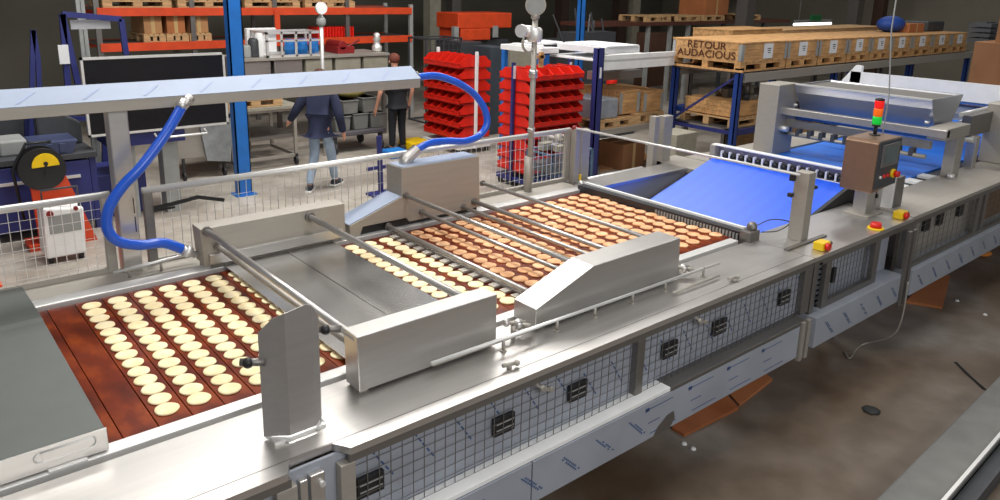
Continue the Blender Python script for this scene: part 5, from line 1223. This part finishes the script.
# dark columns and wall panels
def column(px, Y, w, m_, n):
    a_ = aY(px, 30, Y); m = MB(); m.box(a_.x, a_.x+w, Y, Y+.3, 0, 8); o = m.build('trim_%d' % n, m_); tag(o, kind='structure')
for k, (px, w_, m_) in enumerate(((430, .35, BEIGE), (452, .3, STEELD), (561, .3, mat('brown_steel', srgb(58, 42, 34), .7)), (618, .4, mat('brown_steel2', srgb(58, 42, 34), .7)), (632, .35, BEIGE), (745, .35, STEELD), (855, .35, STEELD), (880, .3, mat('brown_steel3', srgb(70, 46, 34), .7)))): column(px, 16.5 if px < 700 else 10.4, w_, m_, k+2)
m = MB(); m.box(6, 27, 16.3, 16.45, 2.62, 3.4); o = m.build('trim_20', mat('dark_girder', srgb(34, 30, 28), .8)); tag(o, kind='structure')
# far upper shelf with pallets and brown boxes (640-760)
fs2 = thing('brown_shelf_rack', 'brown steel shelf rack with pallets high in the background', 'rack', (14, 11.6, 0))
a0, a1, b0, b1, c0, c1 = span(560, 22, 790, 26, 11.4, 1.0); m = MB(); m.box(a0+1, a1, 11.4, 12.4, c0+.02, c0+.1); m.build('shelf_beam', mat('brown_beam', srgb(86, 48, 36), .6), fs2)
for px in (650, 672, 690, 725, 765): a_ = aY(px, 30, 11.4); m = MB(); m.box(a_.x, a_.x+.08, 11.45, 11.53, 0, c0+.02); m.build('rack_upright', GREYB if px < 700 else DGREY, fs2)
zt2 = c0+.101
for k, px in enumerate((645, 676, 702, 740)):
    a_ = aY(px, 20, 11.5).x; pallet(a_, a_+.9, 11.45, 12.3, zt2, ['first', 'second', 'third', 'fourth'][k]+' dark pallet from the left on the brown shelf rack', 'pallets on the brown shelf rack', .14)
a_ = aY(705, 12, 11.5).x; carton(a_, a_+1.0, 11.5, 12.3, zt2+.142, zt2+.6, 'tall orange brown carton on the brown shelf rack', CARDO)
block(650, 33, 672, 48, 13.5, .5, 'stacked_pallets', mat('dark_wood', srgb(96, 66, 50), .8), 'stack of dark wooden boards behind the white shelf', 'boards', True)
# lamp and green sign
a0, a1, b0, b1, c0, c1 = span(795, 21, 832, 27, 10.3, .06); fl_ = thing('tube_lamp', 'bright white tube lamp hanging over the crates', 'lamp', ((a0+a1)/2, 10.3, c0))
m = MB(); m.cyl((a0, 10.33, (c0+c1)/2), (a1, 10.33, (c0+c1)/2), .035); m.build('glowing_tube', mat('tube_glow', (1, 1, 1), .4, emit=3), fl_); m = MB(); m.box(a0, a1, 10.3, 10.36, c1-.01, c1+.03); m.cyl((a0+.2, 10.33, c1), (a0+.2, 10.33, 4), .008); m.build('lamp_housing', GREYB, fl_)
block(811, 15, 822, 21, 10.28, .05, 'green_sign', mat('green_sign', srgb(30, 110, 60), .5), 'small green sign above the tube lamp', 'sign')
# right background
def spanX(x0, y0, x1, y1, X, depth):
    a = aX(x0, y1, X); b = aX(x1, y0, X); c = aX((x0+x1)/2, y1, X); d = aX((x0+x1)/2, y0, X)
    return X, X+depth, min(a.y, b.y), max(a.y, b.y), c.z, d.z
a0, a1, b0, b1, c0, c1 = spanX(967, 43, 1030, 86, 12.2, .8)
carton(a0, a1, b0, b1, 0, c1, 'large plain brown carton at the right edge behind the white chute', CARDD)
d0, d1, e0, e1, _, g1 = spanX(995, 18, 1030, 42, 12.3, .6)
carton(d0, d1, e0, e1, c1+.001, g1, 'carton standing on top of the large brown carton at the right edge', CARDD)
a0, a1, b0, b1, c0, c1 = spanX(966, 22, 992, 42, 14, .6); m = MB(); 
for k in range(4): m.box(a0, a1, b0, b1, c0+(c1-c0)*k/4, c0+(c1-c0)*(k+.75)/4)
m.box(a0+.1, a1-.1, b0+.1, b1-.1, 0, c1); tag(m.build('dark_machine', DGREY), 'dark slatted machine left of the upper carton at the right', 'machine')
zc = 2.05
m = MB(); a_ = aY(896, 26, 6.6); m.ball((a_.x, 6.7, zc+.04), .3, 1.2, .8, .55); tag(m.build('blue_tarp', mat('tarp_blue', srgb(32, 70, 150), .6)), 'crumpled blue tarp lying on the crates near the hanging cable', 'tarp')
a0, a1, b0, b1, c0, c1 = span(909, 23, 925, 32, 6.4, .4); carton(a0, a1, b0, b1, 1.93, 1.93+(c1-c0), 'small orange brown carton on the far crates', CARDO)
a0, a1, b0, b1, c0, c1 = span(927, 23, 945, 33, 6.5, .5)
m = MB(); m.box(a0, a1, b0, b1, 1.925, 1.925+c1-c0); tag(m.build('dark_bundle', DGREY, bevel=.03), 'dark bundle behind the small carton on the far crates', 'bundle')
